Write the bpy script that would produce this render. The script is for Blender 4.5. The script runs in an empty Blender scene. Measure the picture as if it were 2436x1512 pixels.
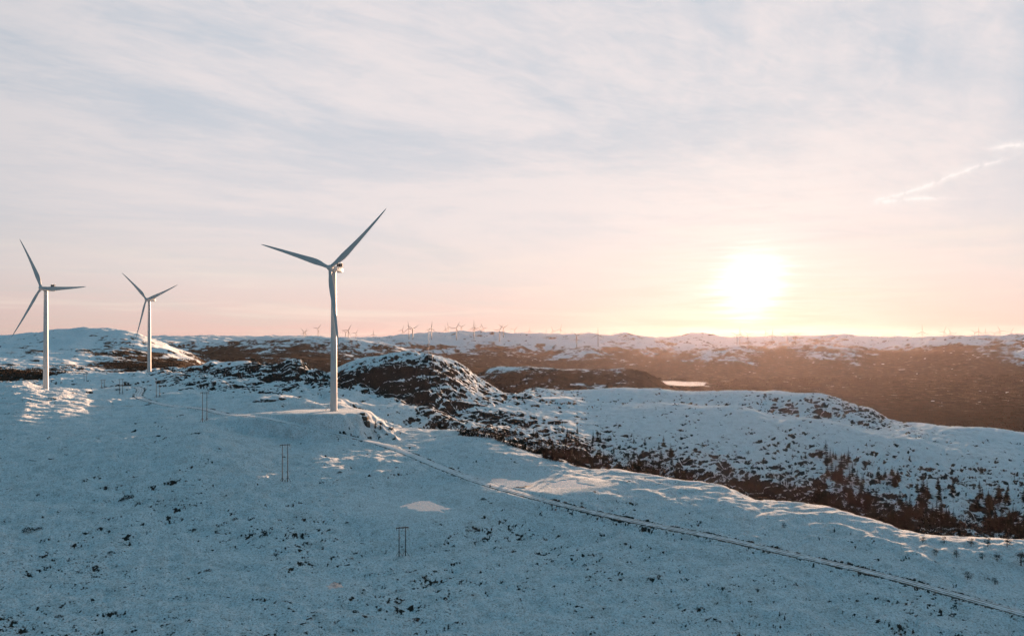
import bpy, math, random, time
import numpy as np
from mathutils import Vector, Matrix
T0 = time.time()
Q = 1.25                                   # terrain density (1 = final)
rng = np.random.default_rng(7)
random.seed(7)
C = bpy.context.scene.collection
# ------------------------------------------------------------------ camera
ZC = 200.0                                # altitude of the drone above the datum
F, CX, HZ = 1624.0, 1218.0, 805.0         # focal length and horizon, in units of a 2436 x 1512 picture
cam = bpy.data.cameras.new('camera'); cam.sensor_width = 36.0; cam.lens = 36.0 * F / 2436
cam.shift_y = (HZ - 756) / 2436; cam.clip_start = 1.0; cam.clip_end = 90000
co = bpy.data.objects.new('camera', cam); C.objects.link(co)
co.location = (0, 0, ZC); co.rotation_euler = (math.radians(90), 0, 0)
sc = bpy.context.scene
sc.camera = co
# ------------------------------------------------------------------ light, sky, exposure
EXPOSURE = 1.8
SUN_AZ, SUN_EL = math.radians(19.3), math.radians(4.3)
SUN_STRENGTH, SUN_COLOR = 5.0, (1.0, 0.60, 0.36)
HAZE_DENSITY, HAZE_ANISO, HAZE_COLOR = 0.54e-5, 0.69, (0.90, 0.75, 0.80)
SKY = 1.0 / 2 ** EXPOSURE
sc.view_settings.view_transform = 'Standard'; sc.view_settings.look = 'None'
sc.view_settings.exposure = EXPOSURE; sc.view_settings.gamma = 1
sc.cycles.use_denoising = True
sc.cycles.max_bounces = 6; sc.cycles.diffuse_bounces = 3; sc.cycles.volume_bounces = 0
S = Vector((math.sin(SUN_AZ) * math.cos(SUN_EL), math.cos(SUN_AZ) * math.cos(SUN_EL), math.sin(SUN_EL)))
sl = bpy.data.lights.new('sun', 'SUN'); sl.energy = SUN_STRENGTH; sl.angle = math.radians(0.5); sl.color = SUN_COLOR
so = bpy.data.objects.new('sun', sl); C.objects.link(so)
so.rotation_euler = S.to_track_quat('Z', 'Y').to_euler(); so.location = (0, 0, 500)


class NT:
    """small helper to write node trees as expressions"""
    def __init__(s, tree): s.t = tree; tree.nodes.clear()
    def n(s, typ, **kw):
        nd = s.t.nodes.new(typ)
        for k, v in kw.items(): setattr(nd, k, v)
        return nd
    def link(s, a, b): s.t.links.new(a, b)
    def put(s, sock, v):
        if hasattr(v, 'is_output') or isinstance(v, bpy.types.NodeSocket): s.link(v, sock)
        elif v is not None:
            if isinstance(v, (tuple, list)) and len(v) == 3 and sock.type == 'RGBA': v = (*v, 1)
            sock.default_value = v
    def m(s, op, a, b=0.0, c=None, clamp=False):
        nd = s.n('ShaderNodeMath', operation=op, use_clamp=clamp)
        s.put(nd.inputs[0], a); s.put(nd.inputs[1], b)
        if c is not None: s.put(nd.inputs[2], c)
        return nd.outputs[0]
    def vm(s, op, a, b=None):
        nd = s.n('ShaderNodeVectorMath', operation=op)
        s.put(nd.inputs[0], a)
        if b is not None: s.put(nd.inputs[1], b)
        return nd.outputs['Value'] if op in ('DOT_PRODUCT', 'LENGTH') else nd.outputs[0]
    def mix(s, f, a, b, mode='MIX'):
        nd = s.n('ShaderNodeMix', data_type='RGBA', blend_type=mode)
        s.put(nd.inputs[0], f); s.put(nd.inputs[6], a); s.put(nd.inputs[7], b)
        return nd.outputs[2]
    def ss(s, v, lo, hi, a=0.0, b=1.0):
        nd = s.n('ShaderNodeMapRange', interpolation_type='SMOOTHSTEP')
        for i, q in enumerate((v, lo, hi, a, b)): s.put(nd.inputs[i], q)
        return nd.outputs[0]
    def noise(s, vec, scale, detail=4, rough=0.5, dist=0.0, lac=2.0):
        nd = s.n('ShaderNodeTexNoise', noise_dimensions='3D')
        s.put(nd.inputs['Vector'], vec); s.put(nd.inputs['Scale'], scale); s.put(nd.inputs['Detail'], detail)
        s.put(nd.inputs['Roughness'], rough); s.put(nd.inputs['Distortion'], dist); s.put(nd.inputs['Lacunarity'], lac)
        return nd.outputs[0]
    def xyz(s, x, y, z):
        nd = s.n('ShaderNodeCombineXYZ'); s.put(nd.inputs[0], x); s.put(nd.inputs[1], y); s.put(nd.inputs[2], z); return nd.outputs[0]
    def sep(s, v):
        nd = s.n('ShaderNodeSeparateXYZ'); s.put(nd.inputs[0], v); return nd.outputs
    def ramp(s, v, pts, interp='LINEAR'):
        nd = s.n('ShaderNodeValToRGB'); r = nd.color_ramp; r.interpolation = interp
        while len(r.elements) < len(pts): r.elements.new(0.5)
        for e, (p, c) in zip(r.elements, pts): e.position = p; e.color = (*c, 1)
        s.put(nd.inputs[0], v); return nd.outputs[0]


def build_sky():
    w = bpy.data.worlds.new('World'); sc.world = w; w.use_nodes = True
    g = NT(w.node_tree)
    out = g.n('ShaderNodeOutputWorld')
    sky = g.n('ShaderNodeTexSky', sky_type='NISHITA'); sky.sun_disc = False
    sky.sun_elevation = SUN_EL; sky.sun_rotation = SUN_AZ; sky.air_density = 1.2; sky.dust_density = 1.0; sky.ozone_density = 2.0
    bg0 = g.n('ShaderNodeBackground'); g.link(sky.outputs[0], bg0.inputs[0]); bg0.inputs[1].default_value = 0.05
    D = g.vm('NORMALIZE', g.n('ShaderNodeTexCoord').outputs['Generated'])
    dx, dy, dz = g.sep(D)
    z = g.m('MAXIMUM', dz, 0.0)
    cs = g.vm('DOT_PRODUCT', D, tuple(S))                                  # cosine of the angle from the sun
    ang = g.m('ARCCOSINE', g.m('MINIMUM', cs, 0.99999))
    # thin high cloud: a layer far overhead, seen in perspective
    k = g.m('DIVIDE', 1.0, g.m('ADD', z, 0.10))
    px, py = g.m('MULTIPLY', dx, k), g.m('MULTIPLY', dy, k)
    # rotate so that the streaks run the way the wind blows
    a = math.radians(28)
    ux = g.m('ADD', g.m('MULTIPLY', px, math.cos(a)), g.m('MULTIPLY', py, math.sin(a)))
    uy = g.m('ADD', g.m('MULTIPLY', px, -math.sin(a)), g.m('MULTIPLY', py, math.cos(a)))
    big = g.noise(g.xyz(g.m('MULTIPLY', ux, 0.55), g.m('MULTIPLY', uy, 0.9), 3.1), 0.8, 6, 0.58, 1.0)
    fine = g.noise(g.xyz(g.m('MULTIPLY', ux, 1.0), g.m('MULTIPLY', uy, 1.9), 7.7), 2.2, 8, 0.60, 0.9)
    wisps = g.noise(g.xyz(g.m('MULTIPLY', ux, 1.6), g.m('MULTIPLY', uy, 3.2), 1.7), 4.5, 8, 0.66, 1.2)
    veil = g.m('ADD', g.m('ADD', g.m('MULTIPLY', big, 0.72), g.m('MULTIPLY', fine, 0.16)), g.m('MULTIPLY', wisps, 0.12))
    veil = g.ss(veil, 0.385, 0.56)
    # low streaks of cloud near the horizon, long and level
    azi = g.m('ARCTAN2', dx, dy)
    low = g.noise(g.xyz(g.m('MULTIPLY', azi, 3.2), g.m('MULTIPLY', z, 42.0), 5.0), 1.0, 6, 0.6, 0.6)
    low = g.m('MULTIPLY', g.ss(low, 0.48, 0.72), g.ss(z, 0.22, 0.02))
    # luminous veil colours against height above the horizon (display values x SKY)
    cloud = g.ramp(z, [(0.0, (0.82, 0.565, 0.50)), (0.035, (0.86, 0.65, 0.60)), (0.085, (0.84, 0.725, 0.70)), (0.16, (0.85, 0.765, 0.76)),
                       (0.30, (0.84, 0.775, 0.78)), (0.44, (0.84, 0.775, 0.78)), (0.58, (0.30, 0.44, 0.53)), (0.78, (0.155, 0.38, 0.49)), (1.0, (0.135, 0.365, 0.475))])
    gap = g.ramp(z, [(0.0, (0.80, 0.60, 0.52)), (0.035, (0.81, 0.66, 0.61)), (0.085, (0.79, 0.71, 0.69)), (0.16, (0.73, 0.70, 0.73)),
                     (0.30, (0.60, 0.635, 0.70)), (0.44, (0.54, 0.605, 0.685)), (0.58, (0.25, 0.42, 0.53)), (0.78, (0.155, 0.38, 0.49)), (1.0, (0.135, 0.365, 0.475))])
    col = g.mix(veil, gap, cloud)
    # the far side of the sky and the flanks are dimmer and cooler
    side = g.ss(g.vm('DOT_PRODUCT', g.vm('NORMALIZE', g.xyz(dx, dy, 0.0001)), (math.sin(SUN_AZ), math.cos(SUN_AZ), 0)), -0.2, 0.86)
    dim = g.mix(side, (0.25, 0.43, 0.54), (1, 1, 1))
    col = g.mix(1.0, col, dim, 'MULTIPLY')
    # the aureole: forward scattering round the sun, cut by the streaks
    e1 = g.m('EXPONENT', g.m('MULTIPLY', g.m('POWER', g.m('DIVIDE', ang, 0.030), 2.0), -1.0))
    e2 = g.m('EXPONENT', g.m('MULTIPLY', g.m('DIVIDE', ang, 0.10), -1.0))
    e3 = g.m('EXPONENT', g.m('MULTIPLY', g.m('DIVIDE', ang, 0.34), -1.0))
    strk = g.noise(g.xyz(g.m('MULTIPLY', azi, 7.0), g.m('MULTIPLY', z, 85.0), 2.0), 1.0, 5, 0.6, 0.5)
    raw = strk
    strk = g.ss(strk, 0.34, 0.62, 0.05, 1.25)
    glow = g.m('MULTIPLY', e1, 0.35)
    gcol = g.n('ShaderNodeVectorMath', operation='SCALE'); gcol.inputs[0].default_value = (1.0, 0.93, 0.86); g.link(glow, gcol.inputs['Scale'])
    g3 = g.n('ShaderNodeVectorMath', operation='SCALE'); g3.inputs[0].default_value = (0.08, 0.065, 0.055); g.link(e3, g3.inputs['Scale'])
    low_air = g.m('MULTIPLY', g.m('EXPONENT', g.m('DIVIDE', z, -0.030)), g.m('EXPONENT', g.m('DIVIDE', ang, -0.28)))
    col = g.mix(low_air, col, g.mix(1.0, col, (0.46, 0.44, 0.66), 'MULTIPLY'))      # the low air reddens and dims the sky under the sun
    col = g.vm('ADD', col, g3.outputs[0])
    col = g.mix(g.m('ADD', g.m('MULTIPLY', g.m('MULTIPLY', e2, 0.65), strk), g.m('MULTIPLY', e1, 0.3), clamp=True), col, (1.0, 0.93, 0.89))
    fld = g.m('ADD', g.m('EXPONENT', g.m('DIVIDE', ang, -0.072)), g.m('MULTIPLY', g.m('MULTIPLY', g.m('SUBTRACT', raw, 0.5), 1.25), g.m('EXPONENT', g.m('DIVIDE', ang, -0.13))))
    col = g.mix(g.ss(fld, 0.40, 0.80), col, (1.12, 1.08, 1.05))
    col = g.vm('ADD', col, gcol.outputs[0])
    lowc = g.mix(side, (0.80, 0.66, 0.60), (1.0, 0.86, 0.74))
    col = g.mix(g.m('MULTIPLY', low, 0.42), col, lowc)
    # two torn contrail wisps high on the sunward side, given by azimuth and elevation
    def wisp(az0, el0, az1, el1, wid, sd):
        a0, b0, a1, b1 = [math.radians(v) for v in (az0, el0, az1, el1)]
        L = math.hypot(a1 - a0, b1 - b0); tx, ty = (a1 - a0) / L, (b1 - b0) / L
        el = g.m('ARCSINE', dz)
        wob = g.m('MULTIPLY', g.m('SUBTRACT', g.noise(g.xyz(azi, el, sd), 12.0, 4, 0.5), 0.5), 0.020)
        p, q = g.m('SUBTRACT', azi, a0), g.m('SUBTRACT', el, b0)
        t = g.m('ADD', g.m('MULTIPLY', p, tx), g.m('MULTIPLY', q, ty))
        s_ = g.m('ABSOLUTE', g.m('ADD', g.m('ADD', g.m('MULTIPLY', p, -ty), g.m('MULTIPLY', q, tx)), wob))
        body = g.m('EXPONENT', g.m('MULTIPLY', g.m('DIVIDE', s_, math.radians(wid)), -1.0))
        ends = g.m('MULTIPLY', g.ss(t, -0.004, 0.02), g.ss(t, L, L * 0.55))
        br = g.ss(g.noise(g.xyz(azi, el, sd + 3), 60.0, 5, 0.7), 0.35, 0.6)
        return g.m('MULTIPLY', g.m('MULTIPLY', body, ends), br)
    ws = g.m('ADD', wisp(27.6, 10.0, 37.6, 12.6, 0.15, 1.0), wisp(27.6, 10.0, 33.5, 9.7, 0.12, 2.0))
    ws = g.m('ADD', ws, wisp(34.8, 12.9, 40.0, 12.7, 0.18, 4.0))
    col = g.mix(g.m('MULTIPLY', ws, 1.5, clamp=True), col, (1.02, 0.95, 0.92))
    bg1 = g.n('ShaderNodeBackground'); g.link(col, bg1.inputs[0]); bg1.inputs[1].default_value = SKY
    add = g.n('ShaderNodeMixShader'); add.inputs[0].default_value = 0.95
    g.link(bg0.outputs[0], add.inputs[1]); g.link(bg1.outputs[0], add.inputs[2])
    g.link(add.outputs[0], out.inputs[0])
    w.cycles.sampling_method = 'MANUAL'; w.cycles.sample_map_resolution = 1024
build_sky()

# ------------------------------------------------------------------ object helpers
def tag(o, label=None, cat=None, group=None, kind=None):
    if label: o['label'] = label
    if cat: o['category'] = cat
    if group: o['group'] = group
    if kind: o['kind'] = kind
    return o
def empty(name, loc=(0, 0, 0), rz=0.0):
    o = bpy.data.objects.new(name, None); C.objects.link(o); o.location = loc; o.rotation_euler = (0, 0, rz); o.empty_display_size = 1; return o
class MB:
    """collects faces, then links them as ONE mesh object"""
    def __init__(s): s.v = []; s.f = []; s.sm = []
    def add(s, vs, fs, smooth=False):
        b = len(s.v); s.v += [tuple(p) for p in vs]; s.f += [tuple(i + b for i in f) for f in fs]; s.sm += [smooth] * len(fs)
    def box(s, c, sz, M=None):
        vs = [Vector((c[0] + sz[0] / 2 * i, c[1] + sz[1] / 2 * j, c[2] + sz[2] / 2 * k)) for i in (-1, 1) for j in (-1, 1) for k in (-1, 1)]
        if M: vs = [M @ v for v in vs]
        s.add(vs, [(0, 1, 3, 2), (4, 6, 7, 5), (0, 4, 5, 1), (2, 3, 7, 6), (0, 2, 6, 4), (1, 5, 7, 3)])
    def tube(s, pts, rad, n=10, cap=True, smooth=True):
        pts = [Vector(p) for p in pts]; rings = []
        if not hasattr(rad, '__len__'): rad = [rad] * len(pts)
        for i, p in enumerate(pts):
            t = (pts[min(i + 1, len(pts) - 1)] - pts[max(i - 1, 0)]).normalized()
            ref = Vector((1, 0, 0)) if abs(t.x) < 0.9 else Vector((0, 1, 0))
            a = t.cross(ref).normalized(); b = t.cross(a)
            rings.append([p + (a * math.cos(2 * math.pi * k / n) + b * math.sin(2 * math.pi * k / n)) * rad[i] for k in range(n)])
        vs = [v for r in rings for v in r]
        fs = [(i * n + k, i * n + (k + 1) % n, (i + 1) * n + (k + 1) % n, (i + 1) * n + k) for i in range(len(pts) - 1) for k in range(n)]
        s.add(vs, fs, smooth)
        if cap: s.add(rings[0], [tuple(range(n))[::-1]]); s.add(rings[-1], [tuple(range(n))])
    def build(s, name, mat, parent=None, loc=(0, 0, 0)):
        me = bpy.data.meshes.new(name); me.from_pydata(s.v, [], s.f); me.polygons.foreach_set('use_smooth', s.sm)
        import bmesh
        bm = bmesh.new(); bm.from_mesh(me); bmesh.ops.recalc_face_normals(bm, faces=bm.faces); bm.to_mesh(me); bm.free()
        me.materials.append(mat); me.update()
        o = bpy.data.objects.new(name, me); C.objects.link(o); o.location = loc
        if parent: o.parent = parent
        return o
def np_mesh(name, V, faces, mat, smooth=True, attrs=None):
    """mesh from numpy arrays; faces is an (N, 3 or 4) array"""
    me = bpy.data.meshes.new(name); n, k = faces.shape
    me.vertices.add(len(V)); me.vertices.foreach_set('co', V.astype(np.float32).ravel())
    me.loops.add(n * k); me.loops.foreach_set('vertex_index', faces.astype(np.int32).ravel())
    me.polygons.add(n); me.polygons.foreach_set('loop_start', np.arange(0, n * k, k, dtype=np.int32))
    me.polygons.foreach_set('use_smooth', np.full(n, smooth))
    for an, av in (attrs or {}).items():
        at = me.attributes.new(an, 'FLOAT', 'POINT'); at.data.foreach_set('value', av.astype(np.float32).ravel())
    me.update(calc_edges=True); me.materials.append(mat)
    o = bpy.data.objects.new(name, me); C.objects.link(o); return o

# ------------------------------------------------------------------ materials
def principled(name):
    m = bpy.data.materials.new(name); m.use_nodes = True; g = NT(m.node_tree)
    out = g.n('ShaderNodeOutputMaterial'); b = g.n('ShaderNodeBsdfPrincipled'); g.link(b.outputs[0], out.inputs[0])
    return m, g, b
def simple(name, col, rough=0.6, var=0.15, scale=3.0, metal=0.0, spec=0.4):
    m, g, b = principled(name)
    tc = g.n('ShaderNodeTexCoord').outputs['Object']
    f = g.ss(g.noise(tc, scale, 5, 0.6), 0.3, 0.7, 1 - var, 1 + var)
    v = g.n('ShaderNodeVectorMath', operation='SCALE'); v.inputs[0].default_value = col; g.link(f, v.inputs['Scale'])
    g.link(v.outputs[0], b.inputs['Base Color']); b.inputs['Roughness'].default_value = rough; b.inputs['Metallic'].default_value = metal
    b.inputs['Specular IOR Level'].default_value = spec
    return m
def terrain_material():
    m, g, b = principled('snowy_ground')
    P = g.n('ShaderNodeNewGeometry').outputs['Position']
    def at(n): nd = g.n('ShaderNodeAttribute'); nd.attribute_name = n; return nd.outputs['Fac']
    rock, forest, dist = at('bare'), at('forest'), at('scale')
    # fine noise whose grain grows with the size of the ground cell, so it never turns to mush far away
    inv = g.m('DIVIDE', 1.0, dist)
    near = g.noise(P, 0.9, 6, 0.72); mid = g.noise(P, 0.22, 5, 0.62); far = g.noise(P, 0.045, 5, 0.62); vfar = g.noise(P, 0.012, 5, 0.6)
    f1 = g.ss(dist, 180, 420); f2 = g.ss(dist, 700, 1700); f3 = g.ss(dist, 2600, 5200)
    fine = g.mix(f1, near, mid); fine = g.mix(f2, fine, far); fine = g.mix(f3, fine, vfar)
    fine = g.sep(fine)[0]
    sm = g.m('ADD', rock, g.m('MULTIPLY', g.m('SUBTRACT', fine, 0.5), 1.7))
    rk = g.ss(sm, -0.05, 0.10)
    fo = g.ss(g.m('ADD', forest, g.m('MULTIPLY', g.m('SUBTRACT', fine, 0.5), 1.3)), 0.40, 0.60)
    snow = g.mix(g.ss(mid, 0.35, 0.7), (0.78, 0.82, 0.84), (0.86, 0.88, 0.90))
    rock_c = g.mix(g.ss(near, 0.38, 0.62), (0.014, 0.017, 0.017), (0.045, 0.042, 0.036))
    heath = g.mix(g.ss(mid, 0.35, 0.65), (0.036, 0.029, 0.021), (0.066, 0.049, 0.034))
    rock_c = g.mix(g.m('MULTIPLY', g.ss(far, 0.50, 0.68), g.ss(dist, 470, 370, 0.0, 0.8)), rock_c, heath)
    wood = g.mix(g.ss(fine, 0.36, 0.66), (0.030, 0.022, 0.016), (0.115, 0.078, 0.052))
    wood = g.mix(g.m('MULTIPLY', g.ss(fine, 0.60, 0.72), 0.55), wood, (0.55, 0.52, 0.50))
    grass = g.noise(P, 1.7, 5, 0.78)
    tuft = g.m('MULTIPLY', g.ss(grass, 0.48, 0.63), g.ss(dist, 900, 250, 0.14, 0.72))
    thin = g.m('ADD', g.m('MULTIPLY', g.ss(g.noise(P, 0.16, 6, 0.70), 0.46, 0.68), 0.26), g.m('MULTIPLY', g.ss(g.noise(P, 0.7, 5, 0.75), 0.46, 0.66), g.ss(dist, 700, 250, 0.06, 0.26)))
    snow = g.mix(thin, snow, (0.30, 0.28, 0.25))
    snow = g.mix(tuft, snow, (0.17, 0.145, 0.11))
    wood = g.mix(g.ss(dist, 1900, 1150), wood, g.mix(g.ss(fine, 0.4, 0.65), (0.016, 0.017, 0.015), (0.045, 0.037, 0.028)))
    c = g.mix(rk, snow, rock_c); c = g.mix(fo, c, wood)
    g.link(c, b.inputs['Base Color']); b.inputs['Roughness'].default_value = 0.9; b.inputs['Specular IOR Level'].default_value = 0.0
    bump = g.n('ShaderNodeBump'); bump.inputs['Strength'].default_value = 0.9
    hgt = g.m('ADD', g.m('MULTIPLY', g.noise(P, 2.6, 4, 0.7), g.ss(dist, 500, 200, 0.0, 0.22)), g.m('ADD', g.m('MULTIPLY', g.noise(P, 0.75, 6, 0.62), g.ss(dist, 950, 300, 0.0, 1.1)), g.m('MULTIPLY', far, g.ss(dist, 1500, 5000, 0.0, 9.0))))
    g.link(hgt, bump.inputs['Height']); bump.inputs['Distance'].default_value = 1.0
    g.link(bump.outputs[0], b.inputs['Normal'])
    return m

# ------------------------------------------------------------------ the land: knots (picture x, picture y, metres away) per ridge and hollow
KN = [
 # below the drone
 [(-900,3050,70),(0,3050,70),(700,3050,72),(1218,3050,74),(2436,3050,76),(3300,3050,80)],
 # foot of the picture
 [(-900,1512,182),(0,1512,187),(600,1512,193),(1218,1512,203),(1800,1512,205),(2436,1512,212),(3300,1512,220)],
 [(-900,1250,252),(0,1250,256),(600,1250,263),(957,1265,269),(1218,1280,270),(1800,1390,235),(2436,1462,225),(3300,1480,230)],
 # along the road
 [(-900,1060,345),(0,1060,350),(300,1045,360),(487,1026,370),(678,1100,345),(794,1062,373),(860,1064,380),(1000,1100,358),(1218,1170,310),(1500,1240,285),(2000,1345,250),(2436,1440,234),(3300,1455,240)],
 # first crest
 [(-900,930,580),(0,923,580),(63,914,600),(109,926,588),(150,930,590),(220,948,570),(300,950,560),(400,945,550),(540,945,530),(620,940,525),(700,955,480),(760,968,440),(794,971,430),(840,972,432),(864,981,440),(876,1006,440),(901,1024,445),(1006,1026,445),(1100,1030,430),(1167,1038,412),(1280,1085,386),(1396,1123,366),(1459,1121,360),(1636,1151,341),(1714,1162,331),(1792,1193,320),(1949,1211,310),(2053,1243,298),(2183,1282,284),(2287,1292,283),(2436,1300,286),(3300,1340,286)],
 # hollow behind it
 [(-900,930,680),(0,925,680),(150,925,680),(300,925,650),(400,925,660),(540,930,600),(620,935,590),(700,945,560),(760,975,500),(807,960,520),(864,990,520),(930,1010,520),(1006,1035,500),(1167,1060,500),(1280,1105,480),(1396,1150,470),(1636,1185,450),(1792,1225,430),(1949,1250,415),(2183,1320,400),(2436,1350,395),(3300,1380,390)],
 # lower slopes beyond the ravine, turbine plateau on the left
 [(-900,915,800),(0,913,800),(90,905,800),(150,890,810),(232,888,815),(331,886,815),(400,900,760),(476,898,740),(540,910,700),(620,915,680),(700,920,660),(776,930,620),(807,930,610),(870,945,600),(930,962,590),(1024,978,580),(1067,1003,560),(1111,1020,550),(1167,1030,560),(1280,1060,540),(1396,1085,540),(1636,1110,530),(1792,1140,510),(1949,1170,490),(2183,1215,470),(2436,1250,460),(3300,1280,450)],
 [(-900,895,900),(0,895,900),(145,895,900),(232,897,900),(331,897,900),(400,903,800),(476,905,790),(540,905,760),(620,908,720),(700,915,690),(776,935,650),(807,938,640),(870,950,630),(931,972,620),(1024,990,610),(1067,1010,600),(1111,1025,590),(1167,1015,600),(1280,1030,600),(1396,1045,610),(1636,1060,610),(1792,1085,590),(1949,1110,570),(2183,1150,540),(2436,1180,520),(3300,1210,510)],
 [(-900,873,1100),(0,873,1100),(145,880,1100),(232,892,1000),(331,892,1000),(390,884,900),(476,880,880),(500,867,900),(584,866,880),(622,870,860),(653,876,830),(688,866,800),(707,872,800),(730,888,800),(753,894,790),(776,900,770),(815,895,720),(869,895,690),(931,905,680),(1020,925,680),(1084,945,680),(1167,965,690),(1280,975,720),(1396,985,730),(1545,970,760),(1636,967,760),(1693,967,760),(1755,970,750),(1837,986,720),(1917,998,700),(2000,1016,670),(2183,1060,620),(2436,1100,600),(3300,1130,590)],
 [(-900,868,1200),(0,868,1200),(145,876,1200),(232,884,1200),(331,884,1200),(390,890,1000),(476,885,960),(584,872,950),(653,882,880),(688,872,850),(730,893,850),(776,900,800),(815,885,750),(869,870,730),(931,868,730),(1020,878,740),(1084,900,750),(1167,945,760),(1280,955,800),(1396,960,800),(1545,965,820),(1636,968,820),(1755,972,810),(1837,985,780),(1917,995,760),(2000,1020,720),(2100,1030,690),(2183,1035,680),(2436,1060,680),(3300,1100,680)],
 # second crest: dome, snowy hill on the right
 [(-900,862,1300),(0,864,1300),(145,872,1300),(232,880,1350),(331,880,1350),(390,884,1100),(476,885,1050),(540,878,1050),(584,880,1050),(688,885,950),(753,905,900),(790,892,800),(815,876,800),(850,860,792),(869,854,790),(900,849,790),(931,845,790),(970,842,790),(1020,843,790),(1047,849,790),(1084,864,800),(1110,880,810),(1140,905,830),(1190,935,860),(1220,945,880),(1260,936,900),(1340,938,920),(1400,930,920),(1480,925,910),(1560,930,900),(1600,935,890),(1640,938,890),(1740,937,890),(1850,935,880),(1960,946,850),(2020,972,820),(2080,990,790),(2115,1012,760),(2160,1016,740),(2260,1021,730),(2350,1027,730),(2436,1038,730),(3300,1080,730)],
 [(-900,858,1450),(0,860,1450),(145,862,1450),(331,868,1450),(430,875,1400),(480,905,1400),(584,915,1400),(688,910,1400),(815,920,1400),(931,920,1300),(1084,935,1250),(1190,960,1250),(1300,960,1250),(1480,955,1250),(1640,960,1300),(1850,965,1350),(2115,1030,1150),(2436,1050,1000),(3300,1060,1000)],
 # third: left hill, speckled hill
 [(-900,840,1750),(0,840,1750),(182,838,1750),(331,850,1750),(430,862,1750),(480,880,1700),(584,895,1700),(688,890,1700),(815,885,1700),(931,890,1650),(1084,895,1600),(1150,892,1600),(1190,878,1600),(1240,873,1600),(1320,876,1600),(1400,884,1600),(1480,880,1600),(1530,884,1600),(1555,897,1600),(1580,915,1650),(1620,935,1700),(1850,940,1750),(2115,950,1700),(2436,960,1600),(3300,960,1600)],
 [(-900,812,2300),(0,804,2300),(66,800,2300),(132,791,2300),(200,786,2300),(265,788,2300),(298,790,2300),(331,798,2250),(364,810,2200),(397,823,2150),(430,844,2050),(463,857,2000),(480,868,2000),(520,885,2000),(584,880,2100),(815,870,2200),(931,878,2200),(1084,895,2200),(1190,905,2200),(1580,918,2100),(1640,914,2150),(1850,915,2200),(2115,920,2100),(2436,925,2000),(3300,925,2000)],
 [(-900,830,2900),(0,830,2900),(331,830,2900),(480,845,2900),(540,840,2800),(640,835,2800),(690,835,2800),(730,838,2800),(815,845,2800),(931,850,2800),(1084,868,2800),(1190,872,2900),(1400,880,2900),(1600,897,2650),(1680,897,2650),(1850,890,2800),(2115,890,2700),(2436,885,2600),(3300,885,2600)],
 [(-900,812,3700),(0,812,3700),(374,812,3700),(480,815,3700),(584,818,3600),(676,815,3500),(699,815,3400),(719,812,3300),(750,807,3300),(815,808,3300),(854,814,3300),(931,826,3300),(970,836,3300),(1030,845,3500),(1084,842,3700),(1140,835,3800),(1200,838,3800),(1280,847,3800),(1340,837,3800),(1400,832,3800),(1460,841,3800),(1540,851,3800),(1600,846,3800),(1680,834,3800),(1760,829,3800),(1850,838,3800),(1950,828,3800),(2050,835,3800),(2115,842,3800),(2250,838,3500),(2436,850,3000),(3300,850,3000)],
 [(-900,820,4300),(0,820,4300),(374,818,4300),(584,819,4300),(750,820,4200),(854,822,4200),(931,834,4200),(970,846,4200),(1084,852,4300),(1140,846,4400),(1200,848,4400),(1280,854,4400),(1400,842,4400),(1540,856,4400),(1680,844,4400),(1760,840,4400),(1850,847,4400),(1950,838,4400),(2115,848,4300),(2250,836,4000),(2436,836,3500),(3300,836,3500)],
 [(-900,815,4700),(0,815,4700),(374,812,5000),(584,811,5000),(676,811,5000),(815,815,4800),(931,818,4800),(970,815,4800),(1084,815,5000),(1190,818,5000),(1280,822,5000),(1400,828,5000),(1500,825,5000),(1600,835,5000),(1740,830,5200),(1850,830,5200),(2000,825,5200),(2090,825,5200),(2250,818,4600),(2436,818,4200),(3300,818,4200)],
 [(-900,811,6200),(0,811,6200),(374,808,6500),(500,806,6800),(584,807,6500),(676,807,6500),(750,811,6500),(854,812,6200),(923,810,6000),(954,802,6000),(1008,799,6000),(1060,796,6000),(1084,795,6000),(1150,794,6000),(1200,796,6000),(1280,800,6000),(1340,804,6000),(1400,800,6000),(1450,806,6000),(1490,801,6200),(1530,807,6200),(1570,811,6200),(1610,804,6500),(1660,796,6500),(1700,800,6500),(1740,806,6500),(1790,808,6800),(1880,806,6800),(1960,803,6500),(2010,801,6300),(2050,808,6200),(2090,812,6200),(2130,809,5500),(2200,804,5200),(2300,806,5200),(2436,803,5000),(3300,800,5000)],
 [(-900,818,7600),(3300,818,7600)],
 [(-900,807,9000),(500,806,9000),(900,808,9000),(1500,807,9000),(1580,808,9000),(2100,808,9000),(3300,807,9000)],
 [(-900,810,9600),(3300,810,9600)],
]
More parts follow.
